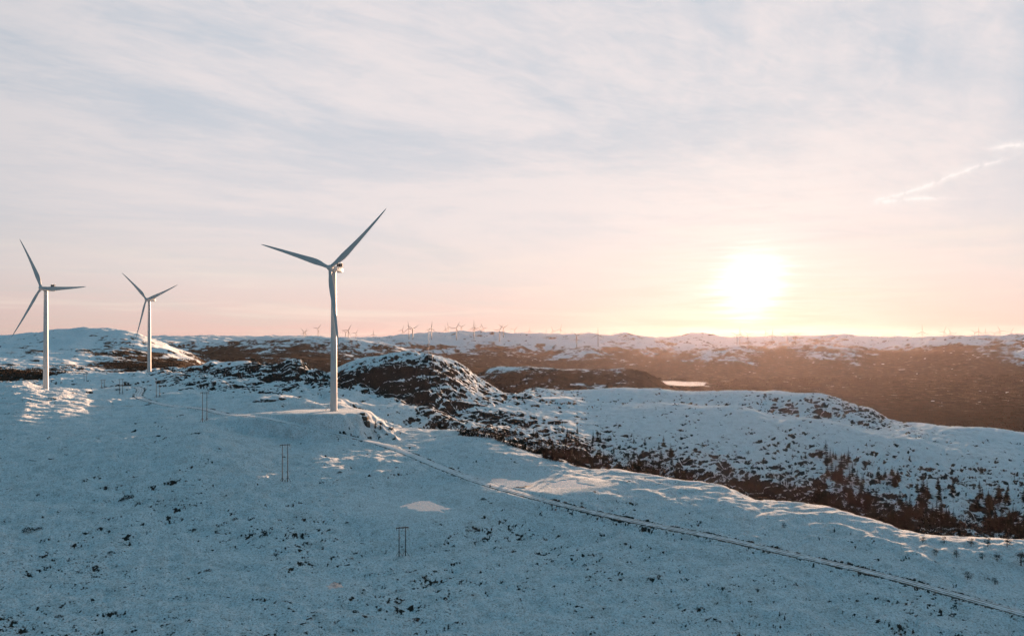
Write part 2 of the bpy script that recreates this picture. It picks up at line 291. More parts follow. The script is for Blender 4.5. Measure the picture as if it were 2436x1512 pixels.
# woodland share and bare-rock share at each knot row: (picture x, value)
FO = {4:[(0,0)],5:[(0,0.25),(90,0.25),(140,0),(1250,0),(1380,0.25),(3300,0.25)],6:[(0,0.8),(90,0.75),(150,0),(1250,0),(1400,0.22),(2436,0.30),(3300,0.3)],
      7:[(0,0.9),(130,0.9),(220,0.4),(330,0.1),(420,0.0),(1700,0.0),(2436,0.16)],8:[(0,0.55),(140,0.5),(300,0.4),(380,0.1),(450,0),(3300,0)],9:[(0,0.1),(145,0.35),(331,0.5),(390,0.3),(480,0.0),(3300,0)],
      10:[(0,0.12),(200,0.25),(280,0.8),(331,0.9),(480,0.6),(560,0.3),(600,0),(3300,0)],11:[(0,0.05),(200,0.3),(280,0.9),(480,1),(3300,1)],
      12:[(0,0.3),(80,0.45),(160,0.2),(250,0.5),(300,0.6),(430,1),(700,1),(1100,0.9),(1160,0.62),(1240,0.42),(1400,0.56),(1490,0.62),(1525,1.0),(3300,1)],
      13:[(0,0),(320,0),(400,0.1),(450,0.4),(520,1),(3300,1)],14:[(0,0.2),(400,0.4),(520,1),(600,0.85),(640,0.6),(690,0.8),(760,0.72),(950,0.78),(1030,1),(3300,1)],
      15:[(0,0.1),(400,0.2),(584,0.25),(676,0.3),(700,0.2),(900,0.1),(960,0.5),(1030,0.8),(1140,0.40),(1220,0.55),(1290,0.8),(1340,0.42),(1400,0.25),(1470,0.6),(1540,0.9),(1620,0.6),(1700,0.4),(1760,0.32),(1850,0.7),(1950,0.32),(2040,0.5),(2110,0.85),(2200,1),(2380,0.7),(2436,0.3),(3300,0.3)],
      16:[(0,0.1),(900,0.15),(1030,0.9),(2250,0.9),(2436,0.5),(3300,0.5)],
      17:[(0,0.2),(900,0.1),(1084,0.15),(1280,0.2),(1400,0.3),(1600,0.42),(1740,0.5),(2000,0.5),(2100,0.3),(2250,0.35),(2436,0.5),(3300,0.5)],18:[(0,0.05),(1400,0.08),(1500,0.2),(1700,0.3),(1850,0.2),(2436,0.1)],
      19:[(0,0.3)],20:[(0,0.1)],21:[(0,0.1)]}
BA = {0:[(0,0.40)],1:[(0,0.40),(900,0.39),(1300,0.36),(2436,0.33)],2:[(0,0.36),(600,0.36),(1218,0.35),(2436,0.29)],3:[(0,0.25),(600,0.26),(1218,0.28),(2436,0.29)],
      4:[(0,0.30),(150,0.3),(300,0.1),(560,0.12),(780,0.1),(840,0.3),(900,0.45),(940,0.3),(1000,0.16),(1300,0.22),(2436,0.24)],
      5:[(0,0.5),(300,0.4),(620,0.45),(780,0.3),(900,0.35),(1100,0.5),(1280,0.75),(1400,0.9),(2436,0.9)],
      6:[(0,0.4),(300,0.25),(400,0.55),(480,0.5),(560,0.4),(760,0.45),(820,0.3),(930,0.36),(1060,0.48),(1200,0.50),(1300,0.56),(1500,0.48),(1800,0.50),(2000,0.56),(2436,0.56)],
      7:[(0,0.3),(330,0.4),(400,0.65),(480,0.6),(600,0.72),(770,0.74),(830,0.7),(900,0.85),(1000,0.90),(1060,0.66),(1150,0.48),(1250,0.44),(1400,0.34),(1700,0.32),(1900,0.42),(2050,0.42),(2436,0.38)],
      8:[(0,0.2),(330,0.4),(400,0.55),(480,0.45),(560,0.3),(620,0.6),(690,0.5),(770,0.65),(830,0.66),(900,0.82),(980,0.80),(1060,0.58),(1120,0.44),(1200,0.40),(1300,0.33),(1700,0.25),(2000,0.29),(2436,0.31)],
      9:[(0,0.2),(500,0.3),(650,0.5),(800,0.5),(870,0.55),(980,0.58),(1060,0.55),(1120,0.5),(1230,0.58),(1330,0.56),(1400,0.36),(1560,0.38),(1640,0.44),(1760,0.50),(1900,0.55),(2000,0.46),(2436,0.22)],
      10:[(0,0.2),(500,0.3),(800,0.40),(900,0.34),(1020,0.42),(1100,0.5),(1230,0.52),(1300,0.5),(1450,0.32),(1900,0.32),(2000,0.48),(2110,0.46),(2200,0.16),(2436,0.2)],
      11:[(0,0.25)],12:[(0,0.4),(200,0.35),(430,0.3),(1200,0.35),(3300,0.3)],13:[(0,0.22)],14:[(0,0.3)],15:[(0,0.2),(690,0.3),(760,0.26),(900,0.22)],16:[(0,0.2)],17:[(0,0.26)],18:[(0,0.22),(1450,0.3)],19:[(0,0.2)],20:[(0,0.1)],21:[(0,0)]}

NC, NR0 = int(1640 * Q), None
col_px = np.linspace(-620, 3060, NC)
def rows():
    d = [72.0]; 
    while d[-1] < 9500:
        x = d[-1]
        r = 0.0046 if x < 330 else 0.0038 if x < 950 else 0.0055 if x < 7000 else 0.02
        d.append(x * (1 + r / Q))
    return np.array(d)
row_d = rows(); NR = len(row_d); ls = np.log(row_d)
def gauss(a, s):
    s = max(s, 0.01); k = int(3 * s) + 1; w = np.exp(-0.5 * (np.arange(-k, k + 1) / s) ** 2); w /= w.sum()
    return np.convolve(np.pad(a, k, mode='edge'), w, mode='valid')
sig = 2.6 / (col_px[1] - col_px[0])
SKYL = (8, 10, 12, 13, 15, 16, 18)
sgy = [12.0 if i < 4 else 2.6 if i == 4 else 1.0 if i in SKYL else 2.4 for i in range(len(KN))]
Kd = np.array([gauss(np.interp(col_px, [p[0] for p in k], [p[2] for p in k]), sig * (16 if i < 4 else 8)) for i, k in enumerate(KN)])
Ky = np.array([gauss(np.interp(col_px, [p[0] for p in k], [p[1] for p in k]), sig * sgy[i]) for i, k in enumerate(KN)])
for i in range(1, len(Kd)): Kd[i] = np.maximum(Kd[i], Kd[i - 1] * 1.018)
Kz = -(Ky - HZ) * Kd / F
def attr_rows(tab): return np.array([gauss(np.interp(col_px, [p[0] for p in tab.get(i, [(0, 0)])], [p[1] for p in tab.get(i, [(0, 0)])]), sig * 3) for i in range(len(KN))])
Kf, Kb = attr_rows(FO), attr_rows(BA)
def pchip_cols(X, Yv, xs):
    """monotone cubic per column; X, Yv: (K, C); xs: (R,) -> (R, C)"""
    h = np.diff(X, axis=0); dl = np.diff(Yv, axis=0) / h
    m = np.zeros_like(Yv)
    w1, w2 = 2 * h[1:] + h[:-1], h[1:] + 2 * h[:-1]
    with np.errstate(divide='ignore', invalid='ignore'):
        mm = (w1 + w2) / (w1 / dl[:-1] + w2 / dl[1:])
    m[1:-1] = np.where(dl[:-1] * dl[1:] > 0, mm, 0.0); m[0] = dl[0]; m[-1] = dl[-1]
    out = np.empty((len(xs), X.shape[1]))
    cols = np.arange(X.shape[1])
    for r, x in enumerate(xs):
        k = np.clip((X <= x).sum(axis=0) - 1, 0, len(X) - 2)
        hh = h[k, cols]; t = np.clip((x - X[k, cols]) / hh, 0, 1); t2, t3 = t * t, t ** 3
        out[r] = (2 * t3 - 3 * t2 + 1) * Yv[k, cols] + (t3 - 2 * t2 + t) * hh * m[k, cols] + (-2 * t3 + 3 * t2) * Yv[k + 1, cols] + (t3 - t2) * hh * m[k + 1, cols]
    return out
def lin_cols(X, Yv, xs):
    out = np.empty((len(xs), X.shape[1])); cols = np.arange(X.shape[1])
    for r, x in enumerate(xs):
        k = np.clip((X <= x).sum(axis=0) - 1, 0, len(X) - 2)
        t = np.clip((x - X[k, cols]) / (X[k + 1, cols] - X[k, cols]), 0, 1)
        out[r] = Yv[k, cols] * (1 - t) + Yv[k + 1, cols] * t
    return out
LK = np.log(Kd)
H = pchip_cols(LK, Kz, ls)
FOR = lin_cols(LK, Kf, ls); BAR = lin_cols(LK, Kb, ls)
YY = np.repeat(row_d[:, None], NC, 1); XX = (col_px[None, :] - CX) / F * YY
print('base', round(time.time() - T0, 1))

GX = np.cos(np.arange(256) * 2 * np.pi / 256).astype(np.float32); GY = np.sin(np.arange(256) * 2 * np.pi / 256).astype(np.float32)
def perlin(x, y, seed=0):
    xi = np.floor(x); yi = np.floor(y); fx = (x - xi).astype(np.float32); fy = (y - yi).astype(np.float32)
    xi = xi.astype(np.int64).astype(np.uint32); yi = yi.astype(np.int64).astype(np.uint32)
    def hsh(a, b):
        h = a * np.uint32(374761393) + b * np.uint32(668265263) + np.uint32(seed * 1274126177 & 0xffffffff)
        h = (h ^ (h >> np.uint32(13))) * np.uint32(1274126177); return ((h ^ (h >> np.uint32(16))) & np.uint32(255)).astype(np.intp)
    u = fx * fx * fx * (fx * (fx * 6 - 15) + 10); v = fy * fy * fy * (fy * (fy * 6 - 15) + 10)
    one = np.uint32(1)
    def g(ix, iy, px, py): h = hsh(ix, iy); return GX[h] * px + GY[h] * py
    a = g(xi, yi, fx, fy); b = g(xi + one, yi, fx - 1, fy); c = g(xi, yi + one, fx, fy - 1); d = g(xi + one, yi + one, fx - 1, fy - 1)
    return (a + u * (b - a)) * (1 - v) + (c + u * (d - c)) * v * 1.0 if False else (a + u * (b - a)) + v * ((c + u * (d - c)) - (a + u * (b - a)))
def sst(x, a, b):
    t = np.clip((x - a) / (b - a), 0, 1); return t * t * (3 - 2 * t)
CELL = YY * max(2.25 / F / Q, 0.0)                       # ground cell size
# --- relief: octaves between a quarter of the distance and a few cells
wp = np.zeros_like(H)
for lam, q_, sd in ((90.0, 1.0, 501), (38.0, 0.55, 502), (300.0, 1.2, 503)):
    wp += q_ * perlin(XX / lam, YY / lam, sd) * sst(lam / YY, 0.03, 0.09)
wp = wp * 15.0 * sst(YY, 230, 330) / (col_px[1] - col_px[0])
ci = np.clip(np.arange(NC)[None, :] + wp, 0, NC - 1.001); c0_ = ci.astype(int); fr_ = ci - c0_; rr_ = np.arange(NR)[:, None]
H = H[rr_, c0_] * (1 - fr_) + H[rr_, c0_ + 1] * fr_
rel = np.zeros_like(H); ROCKY = sst(BAR, 0.26, 0.70) * sst(YY, 300, 420) * (YY < 1250)
lam, i = 1500.0, 0
ca, sa = math.cos(0.5), math.sin(0.5)
U, Vv = XX * ca + YY * sa, -XX * sa + YY * ca
while lam > 0.8:
    w = sst(lam / CELL, 3.0, 7.0) * (1 - sst(lam / YY, 0.10, 0.28))
    r_ = np.where(w.max(axis=1) > 0)[0]
    if len(r_):
        a0, a1 = r_[0], r_[-1] + 1
        an_ = 1.25 if lam > 12 else 1.5
        n = perlin(U[a0:a1] / lam / an_, Vv[a0:a1] / lam * 1.15, 11 + i)
        nearw = sst(1300 - YY[a0:a1], 0, 300)
        a_near = (0.034 if lam > 30 else 0.115 if lam > 11 else 0.20 if lam > 4 else 0.30) * lam * (1 + (0.95 if lam < 70 else 0.2) * sst(YY[a0:a1], 420, 520))
        a_far = lam * np.where(lam / YY[a0:a1] > 0.05, 0.085, 0.16) * (1 - 0.62 * sst(FOR[a0:a1], 0.4, 0.9))
        amp = a_near * nearw + a_far * (1 - nearw)
        k = 1.0 + (2.2 if lam < 45 else 1.0) * ROCKY[a0:a1] * (lam < 80)
        if lam < 60 or a0 > NR // 2: n = n * 0.6 + (0.35 - np.abs(n)) * 0.6
        rel[a0:a1] += w[a0:a1] * amp * k * n
    lam /= 1.9; i += 1
# --- rock benches: layered ledges, dipping, on the bare faces
bn = np.zeros_like(H)
a0 = int(np.searchsorted(row_d, 480)); a1 = int(np.searchsorted(row_d, 1150))
sub = slice(a0, a1)
wx = perlin(XX[sub] / 45, YY[sub] / 45, 90) * 9
st = (H[sub] - 0.22 * XX[sub] + wx)
for lam, amp, sd in ((9.0, 1.25, 1), (4.3, 0.62, 2), (2.2, 0.30, 3)):
    ph = st / lam; saw = ph - np.floor(ph)
    bn[sub] += 1.3 * amp * (np.where(saw < 0.78, saw / 0.78, (1 - saw) / 0.22) - 0.5) * (0.55 + 0.9 * perlin(XX[sub] / 18, YY[sub] / 18, 60 + sd))
H += 0.10 * (YY - 285) * np.exp(-((XX + 118) ** 2 + (YY - 288) ** 2) / 60.0 ** 2)
H = H + rel + bn * ROCKY * 1.15
# --- flat places: turbine pads, roads, ponds, the lake
def col_of(px): return (px - col_px[0]) / (col_px[1] - col_px[0])
def gz(x, y):
    """height of the land (relative to the drone) at one point"""
    c = np.clip(col_of(CX + F * x / y), 0, NC - 1.001); r = np.clip(np.interp(math.log(y), ls, np.arange(NR)), 0, NR - 1.001)
    c0, r0 = int(c), int(r); fc, fr = c - c0, r - r0
    return float((H[r0, c0] * (1 - fc) + H[r0, c0 + 1] * fc) * (1 - fr) + (H[r0 + 1, c0] * (1 - fc) + H[r0 + 1, c0 + 1] * fc) * fr)
def hit(px, py, dmin=90, dmax=9000):
    """where the sight line through a picture point meets the land"""
    c = int(round(np.clip(col_of(px), 0, NC - 1))); a, b = np.searchsorted(row_d, [dmin, dmax])
    ys = HZ - F * H[a:b, c] / row_d[a:b]
    k = np.where(ys <= py)[0]
    if len(k) == 0: return None
    k = int(k[0])
    if k == 0: y = row_d[a]
    else:
        t = (ys[k - 1] - py) / max(ys[k - 1] - ys[k], 1e-6); y = row_d[a + k - 1] * (1 - t) + row_d[a + k] * t
    x = (px - CX) / F * y
    return Vector((x, y, gz(x, y)))
def window(x, y, r):
    a, b = np.searchsorted(row_d, [max(y - r, 73), y + r]); yy = max(y - r, 73)
    c = np.clip(col_of(CX + F * np.array([(x - r) / yy, (x + r) / yy, (x - r) / (y + r), (x + r) / (y + r)])), 0, NC - 1)
    return slice(a, b + 1), slice(int(c.min()), int(c.max()) + 2)
def flatten(x, y, z, r0, r1, bare=None, wob=0.0, seed=5, below=None):
    s = window(x, y, r1 * 1.6); X_, Y_ = XX[s], YY[s]
    r = np.hypot(X_ - x, Y_ - y)
    if wob: r = r * (1 + wob * perlin(X_ / (r0 * 1.1), Y_ / (r0 * 1.1), seed) + wob * .6 * perlin(X_ / (r0 * .35), Y_ / (r0 * .35), seed + 1))
    k = sst(r, r0, r1); H[s] = z * (1 - k) + H[s] * k
    if bare is not None: BAR[s] = bare * (1 - k) + BAR[s] * k
TB = {}
SX, SY = math.sin(SUN_AZ), math.cos(SUN_AZ)
def shelf(x, y, z, r0, r1, tilt=0.05):
    """a levelled shelf falling slightly towards the sun"""
    s = window(x, y, r1 * 1.6); X_, Y_ = XX[s] - x, YY[s] - y
    k = sst(np.hypot(X_, Y_) * (1 + 0.16 * perlin(XX[s] / 13, YY[s] / 13, 640) + 0.10 * perlin(XX[s] / 4.5, YY[s] / 4.5, 641)), r0, r1); H[s] = (z - tilt * (X_ * SX + Y_ * SY)) * (1 - k) + H[s] * k; BAR[s] = BAR[s] * k
for key, bx, by, d, hp in (('near', 794, 977, 419, 337), ('left', 109, 928, 586, 241), ('far', 355, 885, 821, 172)):
    x = (bx - CX) / F * d; z = -(by - HZ) * d / F; TB[key] = Vector((x, d, z))
    if key != 'near': flatten(x, d, z, 9, 26, 0.0)
p = TB['near']
for t in np.linspace(1, 0, 14): shelf(p.x - 3 - 44 * t, p.y - 1 - 5 * t, p.z - 0.1 - 3.4 * t, 7, 38)
shelf(p.x + 3, p.y + 2, p.z - 0.12, 13, 40)
def resample(P, step):
    P = np.array(P); L = np.concatenate([[0], np.cumsum(np.hypot(*np.diff(P[:, :2], axis=0).T))]); n = max(2, int(L[-1] / step)); s = np.linspace(0, L[-1], n)
    return np.stack([np.interp(s, L, P[:, k]) for k in range(P.shape[1])], 1)
# low wind-packed ribs that catch the sun
def rib(pts, h, w, seed):
    W = [hit(*q) for q in pts]; W = resample([(q.x, q.y) for q in W if q is not None], 1.5)
    D2 = np.full(H.shape, 1e9, np.float32); TT = np.zeros(H.shape, np.float32)
    for i_, (x, y) in enumerate(W):
        s = window(x, y, w * 3.2); r = (XX[s] - x) ** 2 + (YY[s] - y) ** 2; k = r < D2[s]
        D2[s] = np.where(k, r, D2[s]); TT[s] = np.where(k, min(i_, len(W) - 1 - i_) / len(W), TT[s])
    m = D2 < (w * 3.1) ** 2
    amp = h * sst(TT[m], 0, 0.2) * (0.75 + 0.8 * perlin(XX[m] / 9, YY[m] / 9, seed) + 0.5 * perlin(XX[m] / 3.5, YY[m] / 3.5, seed + 1))
    H[m] += amp * np.exp(-0.5 * D2[m] / w ** 2)
for i_, (pts, h, w) in enumerate((([(1640,1378),(1700,1402),(1760,1428),(1850,1466),(1900,1480)], 1.3, 3.4), ([(1960,1240),(2030,1268),(2110,1296),(2200,1334),(2300,1362)], 1.2, 3.4),
        ([(1440,1140),(1540,1170),(1640,1206),(1720,1232)], 1.2, 3.6), ([(1250,1112),(1330,1128),(1420,1150)], 1.0, 3.2), ([(1980,1440),(2080,1470),(2180,1500)], 1.1, 3.0), ([(2160,1470),(2240,1490),(2330,1530)], 1.0, 3.0), ([(1740,1270),(1840,1292),(1900,1310)], 0.7, 2.6), ([(1850,1440),(1930,1470),(1990,1500)], 0.9, 2.8))):
    rib(pts, h, w, 800 + 3 * i_)
PONDS = []
def pond_r(X_, Y_, rx, sd): return np.hypot(X_, Y_) * (1 + 0.75 * perlin(X_ / rx * 1.1 + sd, Y_ / rx * 1.1, sd) + 0.45 * perlin(X_ / rx * 3.4, Y_ / rx * 3.4 + sd, sd + 1)) / rx
for bx, by, rx, sd in ((1022, 1199, 12.5, 3), (1205, 1150, 11.5, 8), (1345, 1150, 10.0, 12), (800, 1391, 3.2, 15), (1318, 945, 9.0, 30)):
    h_ = hit(bx, by)
    zp = h_.z - 0.1
    s = window(h_.x, h_.y, rx * 5.0)
    r = pond_r(XX[s] - h_.x, YY[s] - h_.y, rx, sd)
    k = sst(r, 0.55, 1.0); k2 = sst(np.hypot(XX[s] - h_.x, YY[s] - h_.y) / rx, 1.2, 3.8)
    H[s] = (zp - 0.35 + 0.55 * k) * (1 - k2) + H[s] * k2
    BAR[s] = BAR[s] * sst(r, 0.9, 2.0)
    th = np.arange(72) * 2 * np.pi / 72; rr = np.linspace(0.05, 2.2, 90) * rx
    g_ = pond_r(np.cos(th)[:, None] * rr, np.sin(th)[:, None] * rr, rx, sd); out_ = rr[np.argmax(g_ > 0.97, axis=1)]
    PONDS.append((h_.x, h_.y, zp, out_))
ROADS = {
 'road': [(2900,1600),(2650,1523),(2436,1464),(2339,1438),(2209,1399),(2079,1365),(1949,1334),(1818,1305),(1688,1277),(1558,1251),(1428,1226),(1297,1193),(1159,1156),(1108,1136),(1058,1119),(1007,1095),(956,1073),(922,1061),(875,1051),(821,1041),(753,1028),(668,1009),(583,989),(497,974),(421,966),(366,958),(337,949),(326,939),(337,930),(333,922),(312,916),(291,910)],
 'track': [(366,959),(295,965),(211,968),(105,962),(0,957),(-150,955),(-400,950)],
}
ROAD_PTS = {}
for nm, pp in ROADS.items():
    W = []
    for q in pp:
        h_ = hit(*q)
        if h_ is not None: W.append((h_.x, h_.y))
    W = resample(W, 3.0); s_ = 4.0
    W = np.stack([gauss(W[:, 0], s_), gauss(W[:, 1], s_)], 1); W = resample(W, 1.2)
    z = gauss(np.array([gz(*q) for q in W]), 14.0) + (0.5 if nm == 'road' else 0.15)
    W = np.concatenate([W, z[:, None]], 1); ROAD_PTS[nm] = W
    HW = 3.1 if nm == 'road' else 2.0
    best = {}
    D2 = np.full(H.shape, 1e9, np.float32); ZT = np.zeros(H.shape, np.float32)
    for x, y, zz in W:
        s = window(x, y, 15); r = (XX[s] - x) ** 2 + (YY[s] - y) ** 2; k = r < D2[s]
        D2[s] = np.where(k, r, D2[s]); ZT[s] = np.where(k, zz, ZT[s])
    r = np.sqrt(D2); m = r < 14
    k = sst(r, HW, HW + 4.5)
    Hn = (ZT - 0.28) * (1 - k) + H * k
    Hn = Hn + (0.42 if nm == 'road' else 0.1) * np.exp(-((r - HW - 1.6) / 1.0) ** 2) * (0.6 + 0.8 * perlin(XX / 5.0, YY / 5.0, 71)) * (r > HW)
    H = np.where(m, Hn, H); BAR = np.where(m, BAR + (sst(r, HW + 2.6, HW) * 0.45), BAR)
# lake in the valley
LZ = -146.0
LX, LY = (1612 - CX) / F * 2230, 2230
s = window(LX, LY, 520); X_, Y_ = XX[s] - LX, YY[s] - LY
r = np.hypot(X_ / 105, Y_ / 165) * (1 + 0.55 * perlin(X_ / 95, Y_ / 140, 41) + 0.25 * perlin(X_ / 30, Y_ / 45, 42))
k = sst(r, 0.8, 1.15); k2 = sst(r, 1.2, 2.4)
H[s] = (LZ - 3 + 6 * k) * (1 - k2) + H[s] * k2
PONDS.append((LX, LY, LZ, np.full(72, 250.0)))
# --- bare ground: share + patch noise + steepness
def fbm(x, y, lam, octv, seed, rough=0.55):
    o = np.zeros(x.shape, np.float32); a = 1.0; t = 0
    for k in range(octv): o += a * perlin(x / lam, y / lam, seed + k); t += a * a; lam /= 2.03; a *= rough
    return o / math.sqrt(t) * 2.0
gr = np.gradient(H, axis=0) / np.gradient(YY, axis=0); gc = np.gradient(H, axis=1) / np.maximum(np.gradient(XX, axis=1), 1e-6)
slope = np.hypot(gr - gc * XX / YY, gc)
def msn(q0, q1, seed, ax=1.0, rough=1.0):
    """noise whose grain lies between q0 and q1 of the distance (unit variance, roughly)"""
    o = np.zeros(H.shape, np.float32); t = np.zeros(H.shape, np.float32) + 1e-6; lam, i = 4000.0, 0
    while lam > 0.5:
        w = (sst(lam / YY, q0 * 0.6, q0) * (1 - sst(lam / YY, q1, q1 * 1.6)))
        r_ = np.where(w[:, 0] > 0)[0]
        if len(r_):
            z_ = slice(r_[0], r_[-1] + 1); ww = w[z_] * rough ** (-math.log(lam)) if rough != 1 else w[z_]
            o[z_] += ww * perlin(U[z_] / lam / ax, Vv[z_] / lam * ax, seed + i); t[z_] += ww * ww
        lam /= 1.8; i += 1
    return o / np.sqrt(t) * 3.2
n1 = msn(0.009, 0.034, 200, 1.45); n2 = msn(0.0022, 0.009, 240, 1.45); n3 = msn(0.10, 0.3, 280)
sm_ = lambda A: A
strat = np.zeros_like(H)
ST = H[sub] - 0.22 * XX[sub] + wx
strat[sub] = 0.65 * perlin(XX[sub] / 42, ST / 2.5, 400) + 0.55 * perlin(XX[sub] / 20, ST / 1.1, 401) + 0.3 * perlin(XX[sub] / 70, ST / 7.0, 402)
v = (BAR - 0.62) * 1.25 + (1 - 0.55 * ROCKY) * (0.15 * n1 + 0.21 * n2) + 0.12 * n3 + 0.36 * np.clip(slope - 0.45, 0, 0.6) + 0.35 * np.clip(gr - 0.30, -0.2, 0.5)
v += ROCKY * (1.30 * strat - 0.30 * sst(gr, 0.30, -0.05))
FORv = FOR + (0.17 * msn(0.02, 0.12, 320) + 0.14 * msn(0.004, 0.02, 350)) * sst(FOR, 0.0, 0.12) * (1 - 0.45 * sst(FOR, 0.85, 1.0))
FORv -= 0.75 * sst(msn(0.006, 0.022, 380, 1.5), 1.15, 1.7) * sst(YY, 1300, 1700) * sst(msn(0.05, 0.15, 390), -0.3, 0.6)
pt_ = TB['near']; v -= 0.75 * np.exp(-(((XX - pt_.x + 22) / 42) ** 2 + ((YY - pt_.y + 12) / 36) ** 2) ** 2)
print('land', NR, NC, round(time.time() - T0, 1))

MAT_GROUND = terrain_material()
def strip(name, r0, r1):
    """one sheet of the land between two distances"""
    n = r1 - r0; V = np.stack([XX[r0:r1], YY[r0:r1], H[r0:r1] + ZC], -1).reshape(-1, 3)
    a = (np.arange(n - 1)[:, None] * NC + np.arange(NC - 1)[None, :]).ravel()
    Fc = np.stack([a, a + 1, a + NC + 1, a + NC], 1)
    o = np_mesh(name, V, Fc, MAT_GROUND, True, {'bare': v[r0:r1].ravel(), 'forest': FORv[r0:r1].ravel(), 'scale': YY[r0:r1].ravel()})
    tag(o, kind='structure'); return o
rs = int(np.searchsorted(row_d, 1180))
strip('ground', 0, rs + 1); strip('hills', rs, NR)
print('mesh', round(time.time() - T0, 1))

# ------------------------------------------------------------------ roads and ice
def road_material():
    m, g, b = principled('gravel_and_packed_snow')
    nd = g.n('ShaderNodeAttribute'); nd.attribute_name = 'across'; ac = nd.outputs['Fac']
    nd2 = g.n('ShaderNodeAttribute'); nd2.attribute_name = 'wear'; wear = nd2.outputs['Fac']
    P = g.n('ShaderNodeNewGeometry').outputs['Position']
    n = g.noise(P, 1.3, 5, 0.65); n2 = g.noise(P, 0.12, 3, 0.5)
    aa = g.m('ABSOLUTE', ac)
    rut = g.m('SUBTRACT', 1.0, g.ss(g.m('ABSOLUTE', g.m('SUBTRACT', aa, 0.40)), 0.10, 0.24))
    edge = g.ss(g.m('ADD', aa, g.m('MULTIPLY', g.m('SUBTRACT', n, 0.5), 0.5)), 0.74, 0.95)
    n3 = g.noise(P, 0.35, 4, 0.65)
    dirt = g.m('MULTIPLY', g.m('MULTIPLY', g.m('MAXIMUM', g.m('MULTIPLY', rut, 0.70), g.m('MULTIPLY', edge, 1.0)), g.ss(n3, 0.30, 0.62, 0.25, 1.15)), wear)
    dirt = g.m('ADD', g.m('ADD', dirt, g.m('MULTIPLY', g.m('SUBTRACT', n, 0.5), 0.9)), g.m('MULTIPLY', g.m('SUBTRACT', n2, 0.5), 0.5))
    c = g.mix(g.ss(dirt, 0.20, 0.85), (0.64, 0.66, 0.68), (0.15, 0.13, 0.11))
    g.link(c, b.inputs['Base Color']); b.inputs['Roughness'].default_value = 0.6; b.inputs['Specular IOR Level'].default_value = 0.3
    bp = g.n('ShaderNodeBump'); bp.inputs['Strength'].default_value = 0.6; g.link(g.m('ADD', g.m('MULTIPLY', n, 0.25), g.m('MULTIPLY', rut, -0.18)), bp.inputs['Height']); g.link(bp.outputs[0], b.inputs['Normal'])
    return m
MAT_ROAD = road_material()
def build_road(nm, hw, wear_at):
    W = ROAD_PTS[nm]; T = np.gradient(W[:, :2], axis=0); T /= np.maximum(np.hypot(T[:, 0], T[:, 1]), 1e-6)[:, None]
    N_ = np.stack([-T[:, 1], T[:, 0]], 1); us = np.array([-1.12, -1, -0.8, -0.6, -0.4, -0.2, 0, 0.2, 0.4, 0.6, 0.8, 1, 1.12])
    zc = np.array([-0.55, -0.12, 0.0, 0.0, -0.05, 0.02, 0.05, 0.02, -0.05, 0.0, 0.0, -0.12, -0.55])
    V = np.zeros((len(W), len(us), 3)); V[:, :, :2] = W[:, None, :2] + N_[:, None, :] * (us * hw)[None, :, None]; V[:, :, 2] = W[:, None, 2] + zc[None, :] + ZC
    n, k = len(W), len(us); a = (np.arange(n - 1)[:, None] * k + np.arange(k - 1)[None, :]).ravel()
    wear = np.repeat(wear_at(W)[:, None], k, 1)
    o = np_mesh(nm, V.reshape(-1, 3), np.stack([a, a + 1, a + k + 1, a + k], 1), MAT_ROAD, True, {'across': np.tile(us, n), 'wear': wear.ravel()})
    tag(o, kind='structure')
build_road('road', 2.8, lambda W: np.interp(W[:, 0], [-220, -60, 0, 40], [0.75, 0.45, 0.8, 1.15]))
build_road('track', 1.8, lambda W: np.full(len(W), 0.7))
def ice_material():
    m, g, b = principled('pond_ice'); P = g.n('ShaderNodeNewGeometry').outputs['Position']
    n = g.noise(P, 0.35, 5, 0.6)
    g.link(g.mix(g.ss(n, 0.35, 0.65), (0.10, 0.11, 0.12), (0.32, 0.33, 0.34)), b.inputs['Base Color'])
    g.link(g.ss(n, 0.3, 0.7, 0.10, 0.28), b.inputs['Roughness']); b.inputs['IOR'].default_value = 1.6; b.inputs['Specular IOR Level'].default_value = 0.9
    b.inputs['Coat Weight'].default_value = 0.25; b.inputs['Coat Roughness'].default_value = 0.08
    return m
def water_material():
    m, g, b = principled('lake_water'); P = g.n('ShaderNodeNewGeometry').outputs['Position']
    b.inputs['Base Color'].default_value = (0.05, 0.06, 0.065, 1); b.inputs['Roughness'].default_value = 0.12; b.inputs['IOR'].default_value = 1.4
    bp = g.n('ShaderNodeBump'); bp.inputs['Strength'].default_value = 0.15; g.link(g.noise(P, 0.25, 3, 0.5), bp.inputs['Height']); g.link(bp.outputs[0], b.inputs['Normal'])
    return m
MAT_ICE, MAT_WATER = ice_material(), water_material()
for i, (x, y, z, r) in enumerate(PONDS):
    n = 72; mb = MB(); vs = [(x, y, z + ZC)] + [(x + r[k] * math.cos(2 * math.pi * k / n), y + r[k] * math.sin(2 * math.pi * k / n), z + ZC) for k in range(n)]
    mb.add(vs, [(0, 1 + k, 1 + (k + 1) % n) for k in range(n)])
    tag(mb.build('lake' if z == LZ else 'pond', MAT_WATER if z == LZ else MAT_ICE), kind='structure')

